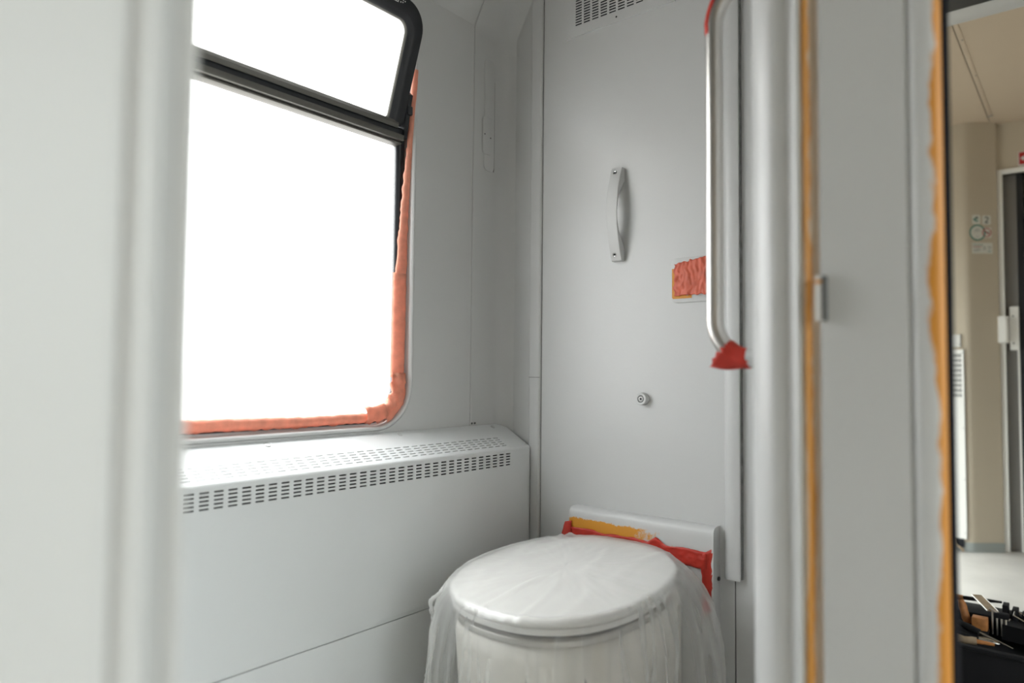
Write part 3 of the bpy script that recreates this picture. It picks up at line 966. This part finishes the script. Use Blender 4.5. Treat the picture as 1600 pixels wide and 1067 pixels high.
def rail_strip(u, w):
    # strip of tape stuck on the outer side of the upper bend
    a = math.radians(-12 + 75 * u)
    b = math.radians(-75 + 150 * w)
    rr_ = 0.0116 + 0.0022 * abs(nz(u * 6, w * 5, 3)) + 0.003 * u
    cx_, cz2 = YR - rb + (rb + rr_ * math.cos(b)) * math.cos(a), zt - rb + (rb + rr_ * math.cos(b)) * math.sin(a)
    return (XR + rr_ * math.sin(b) * 0.8 - 0.001, cx_, cz2)


setp(solid(link('red_tape', sheet_me(rail_strip, 24, 12), TAPE_RED, smooth='all'), 0.0005), 'red tape on the outer side of the upper bend of the grab rail', 'tape')

# ================================================================== STRIKE PLATE ON THE POST
sp = empty('strike_plate', (0.70, 0.198, 0.90), 'small pale metal strike box on the edge of the door post', 'latch')
box('keeper', (0.6905, 0.7075, 0.1935, 0.1998, 0.9015, 0.9455), WHITE_PL, sp, bevel=0.002)
box('dark_side', (0.6902, 0.7010, 0.1908, 0.1936, 0.9020, 0.9450), SEAL, sp, bevel=0.0008)
box('bare_band', (0.6900, 0.7000, 0.1932, 0.2002, 0.9375, 0.9405), ORANGE_BIT, sp)
# ================================================================== TOILET, SPLASH PANEL, FILM
led = empty('splash_panel', (1.295, 0.727, 0.0), 'low grey panel with worn orange stripe behind the toilet', 'panel')
lp = [(1.3105, 0.06), (1.3105, 0.5560), (1.296, 0.5560), (1.288, 0.5545), (1.283, 0.551), (1.2805, 0.546), (1.280, 0.538), (1.280, 0.06)]
link('board', prism_me(lp, 'y', 0.5625, 0.8930), WORN_LEDGE, led, smooth=True)
link('end_cap', prism_me([(x_ if x_ > 1.3 else x_ - 0.0015, z_ if z_ < .1 else z_ + .0015) for x_, z_ in lp], 'y', 0.5585, 0.5630), BASEB and PAINT, led, smooth=True)
link('bolt', lathe_me([(0.004, 0), (0.004, 0.003), (0.002, 0.004)], (1.300, 0.5585, 0.458), (0, -1, 0), 8), SEAL, led)

TCX, TCY, TA, TB, TN = 1.042, 0.735, 0.212, 0.183, 2.3


def sup(th, a, b, n_=TN):
    c, s = math.cos(th), math.sin(th)
    r_ = (abs(c / a) ** n_ + abs(s / b) ** n_) ** (-1 / n_)
    return r_ * c, r_ * s


def lidz(x_):
    return 0.490 + 0.08 * (x_ - 1.0)


def oval(scale, z_of, seg=72, da=0.0, dx=0.0):
    L_ = []
    for k_ in range(seg):
        th = 2 * math.pi * k_ / seg
        px, py = sup(th, TA * scale + da, TB * scale + da)
        px += TCX + dx; py += TCY
        L_.append((px, py, z_of(px)))
    return L_


tl = empty('toilet', (TCX, TCY, 0.0), 'closed toilet with white lid and beige shell against the back wall', 'toilet')
lid = [oval(1, lambda x_: lidz(x_) - 0.0135, da=-0.003), oval(1, lambda x_: lidz(x_) - 0.011), oval(1, lambda x_: lidz(x_) - 0.004),
       oval(1, lambda x_: lidz(x_) - 0.0012, da=-0.0025), oval(1, lambda x_: lidz(x_), da=-0.007), oval(0.7, lambda x_: lidz(x_) + 0.004),
       oval(0.35, lambda x_: lidz(x_) + 0.006), oval(0.05, lambda x_: lidz(x_) + 0.0065)]
link('lid', loops_me(lid, True, True), WHITE_PL, tl, smooth='all')
seat = [oval(1, lambda x_: lidz(x_) - 0.027, da=-0.008), oval(1, lambda x_: lidz(x_) - 0.025, da=-0.003), oval(1, lambda x_: lidz(x_) - 0.0165, da=-0.002), oval(1, lambda x_: lidz(x_) - 0.0142, da=-0.005)]
link('seat', loops_me(seat, True, True), WHITE_PL, tl, smooth=True)
link('gap_ring', loops_me([oval(1, lambda x_: lidz(x_) - 0.036, da=-0.018), oval(1, lambda x_: lidz(x_) - 0.026, da=-0.018)], True, True), DARK, tl, smooth=True)
link('steel_rim', loops_me([oval(1, lambda x_: lidz(x_) - 0.045, da=-0.008), oval(1, lambda x_: lidz(x_) - 0.036, da=-0.007), oval(1, lambda x_: lidz(x_) - 0.0335, da=-0.010)], True, True), STEEL, tl, smooth=True)
shell = []
for z_, da in ((0.442, -0.010), (0.40, -0.010), (0.30, -0.017), (0.18, -0.030), (0.06, -0.040), (0.0, -0.040)):
    shell.append(oval(1, (lambda zz: (lambda x_: zz + (0.08 * (x_ - 1.0) if zz > .42 else 0)))(z_), da=da))
link('shell', loops_me(shell, True, True), BOWL, tl, smooth='all')
box('rear_housing', (1.20, 1.278, 0.62, 0.85, 0.0, 0.44), BOWL, tl, bevel=0.012, seg=3)
for yy in (0.665, 0.805):
    link('hinge', tube_me([(1.247, yy - 0.022, 0.492), (1.247, yy + 0.022, 0.492)], 0.009, 12), WHITE_PL, tl, smooth=True)

# thin polythene film over lid and bowl
NT = 260
NS_IN, NS_OUT = 16, 34


def film_pt(k_, s_):
    th = 2 * math.pi * k_ / NT
    ex, ey = sup(th, TA + 0.003, TB + 0.003)
    ct, st = math.cos(th), math.sin(th)
    if s_ <= NS_IN:
        t = s_ / NS_IN
        q = t
        px, py = TCX + ex * q, TCY + ey * q
        rid = 1 - abs(nz(px * 3.0 + py * 7.0, py * 9.0 - px * 4.0, 2)) * 7.0
        wr = 0.0022 * max(0.0, rid)
        w2 = 0.0016 * abs(nz(px * 22, py * 22, 5)) + 0.0010 * abs(nz(px * 60, py * 45, 9))
        # one sharp pleat from the rear edge towards the middle
        d_ = abs((py - 0.842) + 0.30 * (px - 1.25) + 0.010 * nz(px * 14, 3))
        pleat = 0.007 * max(0.0, 1 - d_ / 0.007) * max(0.0, min(1, (px - 1.06) / 0.13))
        return Vector((px, py, lidz(px) + 0.0066 * (1 - q * q) + 0.0012 + wr + w2 + pleat))
    h = (s_ - NS_IN) / NS_OUT
    drop = 0.005 + 0.40 * h ** 1.15
    # how far the hanging film stands off
    lf = max(0.0, math.cos(th - math.radians(142))) ** 7
    rt = max(0.0, math.cos(th - math.radians(-36))) ** 9
    bk = max(0.0, math.cos(th)) ** 4
    sat = 1 - math.exp(-drop / 0.045)
    off = 0.003 + 0.010 * sat + 0.014 * lf * (1 - math.exp(-drop / 0.02)) + 0.072 * rt * (1 - math.exp(-drop / 0.07)) + 0.03 * drop
    ca, sa = math.cos(th), math.sin(th)
    fold = abs(nz(ca * 3.4 + 11, sa * 3.4, drop * 1.2)) * 0.030 + (1 - abs(nz(ca * 9 + 2, sa * 9, drop * 2.0)) * 4) * 0.007 + abs(nz(ca * 16, sa * 16, drop * 4)) * 0.008
    lw_ = max(0.0, math.cos(th - math.radians(135)))
    off += fold * (1 - 0.65 * lw_) * min(1.0, drop / 0.09) + 0.002 * nz(th * 30, drop * 40, 6)
    r_ = math.hypot(ex, ey)
    px, py = TCX + ex * (1 + off / r_), TCY + ey * (1 + off / r_)
    px += 0.008 * nz(th * 5, drop * 9, 7) * sat; py += 0.008 * nz(th * 5, drop * 9, 17) * sat
    lift = 0.03 * bk * math.exp(-drop / 0.03)
    px = min(px, 1.2765 + 0.001 * nz(th * 20, drop * 30)); py = min(py, 1.015)
    return Vector((px, py, lidz(TCX + ex) - drop + lift * 0 + 0.002))


V, Fc = [], []
NSS = NS_IN + NS_OUT
for s_ in range(NSS + 1):
    for k_ in range(NT):
        V.append(film_pt(k_, s_ if s_ > 0 else 0.02))
for s_ in range(NSS):
    for k_ in range(NT):
        Fc.append([s_ * NT + k_, s_ * NT + (k_ + 1) % NT, (s_ + 1) * NT + (k_ + 1) % NT, (s_ + 1) * NT + k_])
Fc.append([k_ for k_ in range(NT)][::-1])
pf = empty('plastic_film', (TCX, TCY, 0.0), 'thin clear plastic film draped over the toilet', 'plastic sheet')
link('sheet', from_py('film', V, Fc), FILM, pf, smooth='all')
# gathered edge of the film hanging at the left
HEMP = [(0.9025, 0.886, 0.4795), (0.862, 0.869, 0.4715), (0.848, 0.8815, 0.455), (0.848, 0.875, 0.435), (0.848, 0.870, 0.409), (0.848, 0.874, 0.381), (0.848, 0.881, 0.3525), (0.846, 0.887, 0.318), (0.845, 0.890, 0.26), (0.845, 0.890, 0.19)]
hp, hr = [], []
for i in range(90):
    t = i / 89 * (len(HEMP) - 1.001)
    a_, b_ = Vector(HEMP[int(t)]), Vector(HEMP[int(t) + 1])
    p_ = a_.lerp(b_, t - int(t))
    hp.append(p_ + Vector((0.0018 * nz(i * .6, 1), 0.0025 * nz(i * .6, 5), 0.0)))
    hr.append(0.0030 + 0.0028 * abs(nz(i * .55, 9)))
hem = tube_me(hp, hr, 10)
link('gathered_edge', hem, FILM_THICK, pf, smooth='all')

# red tape along the splash panel


def band(u, w):
    yy = 0.886 - 0.315 * u
    wv = 0.004 * nz(u * 9, 2)
    cr = 0.0045 * abs(nz(u * 16, w * 2.5, 5)) + 0.003 * abs(nz(u * 34 + w * 5, w * 3, 7)) + 0.006 * max(0, u - .5) * abs(nz(u * 25, w * 6, 2)) * 2
    zt_ = 0.514 + 0.003 * nz(u * 6, 4) - 0.004 * u + 0.012 * max(0.0, 1 - abs(u - 0.66) / 0.06)
    return (1.2775 - cr - 0.003 * w * (1 - w), yy, 0.478 + wv + (zt_ - 0.478) * w)


setp(solid(link('red_tape', sheet_me(band, 70, 10), TAPE_RED, smooth='all'), 0.0004), 'long red tape strip along the panel behind the toilet lid', 'tape', 'red tape on the splash panel')


def flagl(u, w):
    return (1.2765 - 0.010 * u * (1 - w) - 0.003 * abs(nz(u * 5, w * 7)), 0.884 + 0.018 * u + 0.008 * (1 - w) * u, 0.490 + 0.036 * w - 0.012 * u + 0.008 * w * u)


setp(solid(link('red_tape', sheet_me(flagl, 8, 10), TAPE_RED, smooth='all'), 0.0004), 'loose red tape end sticking out left of the splash panel', 'tape', 'red tape on the splash panel')


def flagr(u, w):
    return (1.2752 + 0.0045 * u - 0.003 * abs(nz(u * 5, w * 9)), 0.580 - 0.0195 * u + 0.004 * nz(w * 6, 2), 0.40 + 0.118 * w - 0.012 * (1 - u))


setp(solid(link('red_tape', sheet_me(flagr, 8, 20), TAPE_RED, smooth='all'), 0.0004), 'red tape strip hanging down the right end of the splash panel', 'tape', 'red tape on the splash panel')

# ================================================================== FAR VESTIBULE
# white service cabinet front on the column
cb = empty('service_cabinet', (4.06, 0.62, 0.06), 'white slotted service panel low on the far column', 'cabinet')
cu = [0.481, 0.4868]
cc = [0.4895 + 0.0068 * i for i in range(20)]
cu = [0.477] + [e for c in cc for e in (c - 0.0019, c + 0.0019)] + [0.80]
cz = [0.760 + 0.0245 * r for r in range(9)]
cv = [0.062] + [e for r in cz for e in (r - 0.0085, r + 0.0085)] + [0.985]
link('slotted_panel', slotted_me(lambda a, b, d: (4.054 + d, a, b), cu, cv, lambda i, j: i % 2 == 1 and j % 2 == 1 and i < len(cu) - 1 and j < len(cv) - 1, 0.002), CAB_WHITE, cb)
box('inside', (4.0585, 4.0645, 0.482, 0.79, 0.70, 0.975), DARK, cb)
box('panel_edge', (4.054, 4.064, 0.4745, 0.477, 0.062, 0.985), GREY_DOOR, cb)
for zz in (0.09, 0.35, 0.6, 0.968):
    link('screw', lathe_me([(0.003, 0), (0.002, 0.0012)], (4.054, 0.4825, zz), (-1, 0, 0), 8), CHROME, cb)
pp = empty('access_plate', (4.06, 0.55, 1.0), 'small white access plate above the slotted service panel', 'plate')
box('cover', (4.058, 4.0645, 0.489, 0.62, 0.998, 1.06), CAB_WHITE, pp, bevel=0.001)
box('edge_line', (4.0570, 4.0640, 0.4875, 0.489, 0.997, 1.06), GREY_DOOR, pp)
link('screw', lathe_me([(0.003, 0), (0.002, 0.0012)], (4.058, 0.4945, 1.012), (-1, 0, 0), 8), CHROME, pp)
rc = empty('pipe_recess', (4.05, 0.56, 0.0), 'dark gap with a bent pipe under the white service panel', 'pipe')
box('recess', (4.056, 4.0615, 0.488, 0.80, 0.02, 0.062), DARK, rc)
link('pipe', tube_me([(4.05, 0.53, 0.058), (4.045, 0.527, 0.04), (4.03, 0.518, 0.028), (4.02, 0.505, 0.026), (4.02, 0.492, 0.018), (4.02, 0.488, 0.008)], 0.006, 10), TAN, rc, smooth=True)
link('pipe', tube_me([(4.045, 0.56, 0.058), (4.035, 0.555, 0.035), (4.02, 0.548, 0.022), (4.01, 0.53, 0.02)], 0.009, 10), SEAL, rc, smooth=True)

# stickers on the slanting column face
A_ = Vector((4.09, 0.430, 0)); B_ = Vector((4.167, 0.338, 0))
du = (B_ - A_).normalized(); dn = Vector((du.y, -du.x, 0)); dn = dn if dn.x < 0 else -dn
A0 = A_ - du * 0.0


def st(u, z, d):
    p = A0 + du * u + dn * d
    return (p.x, p.y, z)


def flat(pts, d0, d1):
    n_ = len(pts)
    return loops_me([[st(p[0], p[1], d0) for p in pts], [st(p[0], p[1], d1) for p in pts]], True, True)


def disc(u, z, r, seg=28):
    return [(u + r * math.cos(2 * math.pi * i / seg), z + r * math.sin(2 * math.pi * i / seg)) for i in range(seg)]


def rect(u0, u1, z0, z1):
    return [(u0, z0), (u1, z0), (u1, z1), (u0, z1)]


def annulus(u, z, r0, r1, d0, d1, seg=32):
    lo_, hi_ = disc(u, z, r0, seg), disc(u, z, r1, seg)
    return ring_me([[st(*p, d0) for p in hi_], [st(*p, d1) for p in hi_], [st(*p, d1) for p in lo_], [st(*p, d0) for p in lo_]])


D0 = 0.0003
s1 = empty('sticker', st(0.018, 1.605, 0), 'square sticker with a green and black symbol on the column', 'sticker', 'stickers on the far column')
link('label_base', flat(rrect(-0.005, 0.036, 1.608, 1.655, 0.005, 3), 0, 0.0008), STICKER, s1)
link('symbol', flat([(-0.001, 1.632), (0.010, 1.640), (0.022, 1.642), (0.026, 1.636), (0.012, 1.634), (0.012, 1.629), (0.026, 1.626), (0.020, 1.620), (0.008, 1.624)], 0.0008, 0.0011), GREEN, s1)
link('symbol', flat([(0.010, 1.640), (0.017, 1.646), (0.025, 1.642), (0.022, 1.637), (0.014, 1.637)], 0.0008, 0.0013), INK, s1)
s2 = empty('sticker', st(0.062, 1.605, 0), 'square sticker with a black number two on the column', 'sticker', 'stickers on the far column')
link('label_base', flat(rrect(0.046, 0.088, 1.606, 1.653, 0.005, 3), 0, 0.0008), STICKER, s2)
# digit 2 as a stroke
arc2 = [(0.067 + 0.0075 * math.cos(math.radians(a)), 1.6365 + 0.0075 * math.sin(math.radians(a))) for a in range(165, -50, -20)] + [(0.0595, 1.6165)]
V, Fc = [], []
wd_ = 0.0024
for i, p in enumerate(arc2):
    a, b = arc2[max(i - 1, 0)], arc2[min(i + 1, len(arc2) - 1)]
    tx, tz = b[0] - a[0], b[1] - a[1]; l_ = math.hypot(tx, tz)
    nx_, nz2 = -tz / l_ * wd_, tx / l_ * wd_
    V += [st(p[0] + nx_, p[1] + nz2, 0.0012), st(p[0] - nx_, p[1] - nz2, 0.0012)]
Fc = [[2 * i, 2 * i + 1, 2 * i + 3, 2 * i + 2] for i in range(len(arc2) - 1)]
o_ = len(V); V += [st(*p, 0.0012) for p in rect(0.0585, 0.0755, 1.6135, 1.6182)]; Fc.append([o_, o_ + 1, o_ + 2, o_ + 3])
link('digit', from_py('two', V, Fc), INK, s2)
s3 = empty('sticker', st(0.02, 1.522, 0), 'round sticker with a green ring and small print on the column', 'sticker', 'stickers on the far column')
link('label_base', flat(disc(0.020, 1.566, 0.0375), 0, 0.0008), STICKER, s3)
link('green_ring', annulus(0.020, 1.566, 0.0335, 0.040, 0.0002, 0.0012), GREEN, s3)
for zz, ww_ in ((1.585, 0.022), (1.579, 0.028), (1.573, 0.038), (1.546, 0.018)):
    link('print_line', flat(rect(0.020 - ww_ / 2, 0.020 + ww_ / 2, zz - 0.0011, zz + 0.0011), 0.0008, 0.0011), BASEB, s3)
s4 = empty('sticker', st(0.066, 1.53, 0), 'round red no smoking sign on the column', 'sticker', 'stickers on the far column')
link('label_base', flat(rrect(0.044, 0.090, 1.540, 1.592, 0.004, 3), 0, 0.0006), STICKER, s4)
link('red_ring', annulus(0.066, 1.567, 0.0185, 0.0225, 0.0005, 0.0012), REDINK, s4)
link('red_bar', flat([(0.050, 1.5795), (0.0525, 1.582), (0.082, 1.5545), (0.0795, 1.552)], 0.0006, 0.0014), REDINK, s4)
link('cigarette', flat(rect(0.052, 0.079, 1.5645, 1.5695), 0.0006, 0.0011), INK, s4)
s5 = empty('sticker', st(0.045, 1.46, 0), 'wide information label with rows of print on the column', 'sticker', 'stickers on the far column')
link('label_base', flat(rect(-0.008, 0.094, 1.462, 1.516), 0, 0.0007), STICKER, s5)
for (u0, u1, zz, mt) in ((-0.004, 0.040, 1.496, REDINK), (-0.004, 0.034, 1.491, BASEB), (0.002, 0.036, 1.481, INK), (-0.003, 0.030, 1.473, BASEB),
                         (0.046, 0.060, 1.494, INK), (0.070, 0.088, 1.494, INK), (0.046, 0.060, 1.483, INK), (0.070, 0.088, 1.483, BASEB), (0.068, 0.088, 1.472, GREEN)):
    link('print_line', flat(rect(u0, u1, zz - 0.0012, zz + 0.0012), 0.0007, 0.0010), mt, s5)
fcu = bpy.data.curves.new('informace', 'FONT')
fcu.body = 'Informace'; fcu.size = 0.0125; fcu.extrude = 0.0001
to = bpy.data.objects.new('heading_text', fcu); COL.objects.link(to)
dg = bpy.context.evaluated_depsgraph_get()
tm = bpy.data.meshes.new_from_object(to.evaluated_get(dg))
bpy.data.objects.remove(to)
mw = Matrix(((du.x, 0, dn.x, 0), (du.y, 0, dn.y, 0), (0, 1, 0, 0), (0, 0, 0, 1)))
tm.transform(Matrix.Translation(Vector(st(-0.004, 1.502, 0.0011))) @ mw)
link('heading_text', tm, GREEN, s5)

# door lock of the far door
lk = empty('door_lock', (4.17, 0.30, 0.99), 'pale lock case with dark screws on the far door', 'lock')
box('back_plate', (4.205, 4.236, 0.262, 0.300, 0.985, 1.20), CAB_WHITE, lk, bevel=0.004)
link('grip_case', prism_me([(4.215, 0.300), (4.165, 0.300), (4.155, 0.312), (4.155, 0.338), (4.165, 0.346), (4.183, 0.346), (4.215, 0.312)], 'z', 1.02, 1.15), CAB_WHITE, lk, smooth=True)
box('grip_slot', (4.1635, 4.1655, 0.3005, 0.3025, 1.03, 1.14), DARK, lk)
for zz in (1.018, 1.152):
    link('screw', lathe_me([(0.004, 0), (0.003, 0.002)], (4.205, 0.285, zz), (-1, 0, 0), 8), DARK, lk)
# red sign above the far door
sg = empty('exit_sign', (4.195, 0.16, 1.90), 'small red sign with white arrow above the far door', 'sign')
box('plate', (4.194, 4.20, 0.09, 0.250, 1.893, 1.962), WHITEINK, sg, bevel=0.001)
box('red_field', (4.1925, 4.1945, 0.093, 0.2465, 1.897, 1.958), RED_SIGN, sg)
link('arrow', prism_me([(0.241, 1.927), (0.226, 1.940), (0.226, 1.932), (0.17, 1.932), (0.17, 1.922), (0.226, 1.922), (0.226, 1.914)], 'x', 4.1915, 4.1926), WHITEINK, sg)

# ---- toolbox on the floor with tools lying in it
bx0, bx1, by0, by1 = 2.185, 2.46, -0.10, 0.44
tb = empty('toolbox', (2.32, 0.17, 0.0), 'open black toolbox on the vestibule floor', 'toolbox')
box('base', (bx0, bx1, by0, by1, 0.0, 0.012), BLACK_PL, tb, bevel=0.004)
box('front_side', (bx0, bx0 + 0.008, by0, by1, 0.0, 0.148), BLACK_PL, tb, bevel=0.003)
box('rear_side', (bx1 - 0.008, bx1, by0, by1, 0.0, 0.148), BLACK_PL, tb, bevel=0.003)
box('end_side', (bx0, bx1, by0, by0 + 0.008, 0.0, 0.148), BLACK_PL, tb, bevel=0.003)
box('end_side', (bx0, bx1, by1 - 0.008, by1, 0.0, 0.148), BLACK_PL, tb, bevel=0.003)
box('rim', (bx0 - 0.008, bx0 + 0.012, by0 - 0.005, by1 + 0.005, 0.140, 0.152), BLACK_PL, tb, bevel=0.004)
box('inner_tray', (bx0 + 0.03, bx1 - 0.01, by0 + 0.01, by1 - 0.01, 0.118, 0.124), BLACK_PL, tb)
box('raised_tray', (2.36, 2.46, 0.10, 0.43, 0.150, 0.190), BLACK_PL, tb, bevel=0.004)
# folded-out ribbed lid on the right
for i in range(9):
    yy = 0.185 - 0.022 * i
    box('lid_rib', (2.36 - 0.006 * i, 2.40 - 0.006 * i, yy, yy + 0.014, 0.150, 0.225 - 0.006 * i), BLACK_PL, tb, bevel=0.002)
link('lid_flap', prism_me([(2.30, 0.195), (2.42, 0.215), (2.34, -0.06), (2.24, -0.06)], 'z', 0.150, 0.190), BLACK_PL, tb, smooth=True)
for dx in (0.0, 0.052):
    link('lid_strut', tube_me([(2.315 + dx, 0.170, 0.214), (2.245 + dx, 0.09, 0.200), (2.20 + dx, 0.02, 0.192)], 0.0022, 8), CHROME, tb, smooth=True)
link('lid_strut', tube_me([(2.315, 0.170, 0.214), (2.367, 0.170, 0.216)], 0.0022, 8), CHROME, tb)


def tool(name, label, cat, a, b, ra, parts):
    """shaft from a to b; parts = list of (name, t0, t1, profile radius list, material)"""
    a, b = Vector(a), Vector(b)
    root = empty(name, a, label, cat, 'tools in the black toolbox')
    for nm, t0, t1, rads, mt in parts:
        n_ = len(rads)
        pth = [a + (b - a) * (t0 + (t1 - t0) * i / (n_ - 1)) for i in range(n_)]
        link(nm, tube_me(pth, rads, 12), mt, root, smooth=True)
    return root


tool('screwdriver', 'screwdriver with a worn orange handle standing at the left of the toolbox', 'tool', (2.31, 0.268, 0.150), (2.33, 0.292, 0.228), 0.01,
     [('handle', 0.25, 1, [0.008, 0.011, 0.010, 0.011, 0.007], WOOD), ('shaft', -0.2, 0.27, [0.003, 0.003], CHROME)])
tool('chisel', 'chisel with tan handle lying across the toolbox front', 'tool', (2.215, 0.315, 0.155), (2.225, 0.205, 0.155), 0.01,
     [('handle', 0, 0.65, [0.009, 0.012, 0.011, 0.010], TAN), ('blade', 0.65, 1.0, [0.006, 0.004], WOOD)])
tool('screwdriver', 'thin dark screwdriver lying slanted in front of the silver bars', 'tool', (2.26, 0.29, 0.185), (2.215, 0.165, 0.158), 0.01,
     [('handle', 0, 0.4, [0.007, 0.009, 0.008], BLACK_PL), ('shaft', 0.4, 1, [0.0028, 0.0028, 0.0015], CHROME)])
bl = empty('sanding_block', (2.30, 0.247, 0.175), 'worn orange wooden sanding block wedged in the toolbox', 'block', 'tools in the black toolbox')
box('block_body', (2.285, 2.315, 0.226, 0.262, 0.166, 0.198), WOOD, bl, bevel=0.002)
box('dark_pad', (2.283, 2.317, 0.224, 0.264, 0.158, 0.166), BLACK_PL, bl, bevel=0.001)
sc_ = empty('filling_knife', (2.36, 0.26, 0.21), 'flat steel filling knife with tan blade on top of the tools', 'tool', 'tools in the black toolbox')
link('blade', loops_me([[(2.395, 0.272, 0.228), (2.405, 0.250, 0.228), (2.315, 0.205, 0.216), (2.305, 0.227, 0.216)], [(2.395, 0.272, 0.231), (2.405, 0.250, 0.231), (2.315, 0.205, 0.219), (2.305, 0.227, 0.219)]], True, True), TAN, sc_)
for q in (0.273, 0.249):
    link('blade_edge', tube_me([(2.395 + (0.273 - q) * .45, q, 0.2295), (2.305 + (0.273 - q) * .45, q - 0.045, 0.2175)], 0.0011, 6), STEEL, sc_)
box('handle', (2.29, 2.315, 0.178, 0.212, 0.205, 0.219), BLACK_PL, sc_, bevel=0.004)
pl_ = empty('pliers', (2.24, 0.22, 0.16), 'dark pliers lying open in the front of the toolbox', 'tool', 'tools in the black toolbox')
for s in (-1, 1):
    link('handle', tube_me([(2.235 + s * .004, 0.24, 0.160), (2.235 + s * .016, 0.27, 0.166), (2.235 + s * .012, 0.305, 0.172)], [0.004, 0.006, 0.005], 8), BLACK_PL, pl_, smooth=True)
    link('jaw', tube_me([(2.235 + s * .003, 0.24, 0.160), (2.235 + s * .006, 0.215, 0.158), (2.235 + s * .001, 0.195, 0.156)], [0.006, 0.005, 0.002], 8), CHROME, pl_, smooth=True)
link('pivot', lathe_me([(0.005, 0), (0.004, 0.008)], (2.235, 0.24, 0.158), (0, 0, 1), 10), CHROME, pl_)
cl = empty('bar_clamp', (2.31, 0.20, 0.18), 'grey steel clamp frame standing between the orange block and the lid', 'tool', 'tools in the black toolbox')
for i in range(4):
    box('bar', (2.300, 2.306, 0.214 - 0.010 * i, 0.218 - 0.010 * i, 0.158, 0.222 - 0.006 * i), STEEL, cl, bevel=0.001)
link('beam', tube_me([(2.303, 0.222, 0.226), (2.303, 0.178, 0.203)], 0.004, 8), STEEL, cl, smooth=True)
tool('file', 'black file lying along the back of the toolbox', 'tool', (2.43, 0.36, 0.203), (2.43, 0.205, 0.214), 0.01,
     [('handle', 0, 0.4, [0.008, 0.010, 0.007], WOOD), ('blade', 0.4, 1, [0.006, 0.006, 0.003], BLACK_PL)])
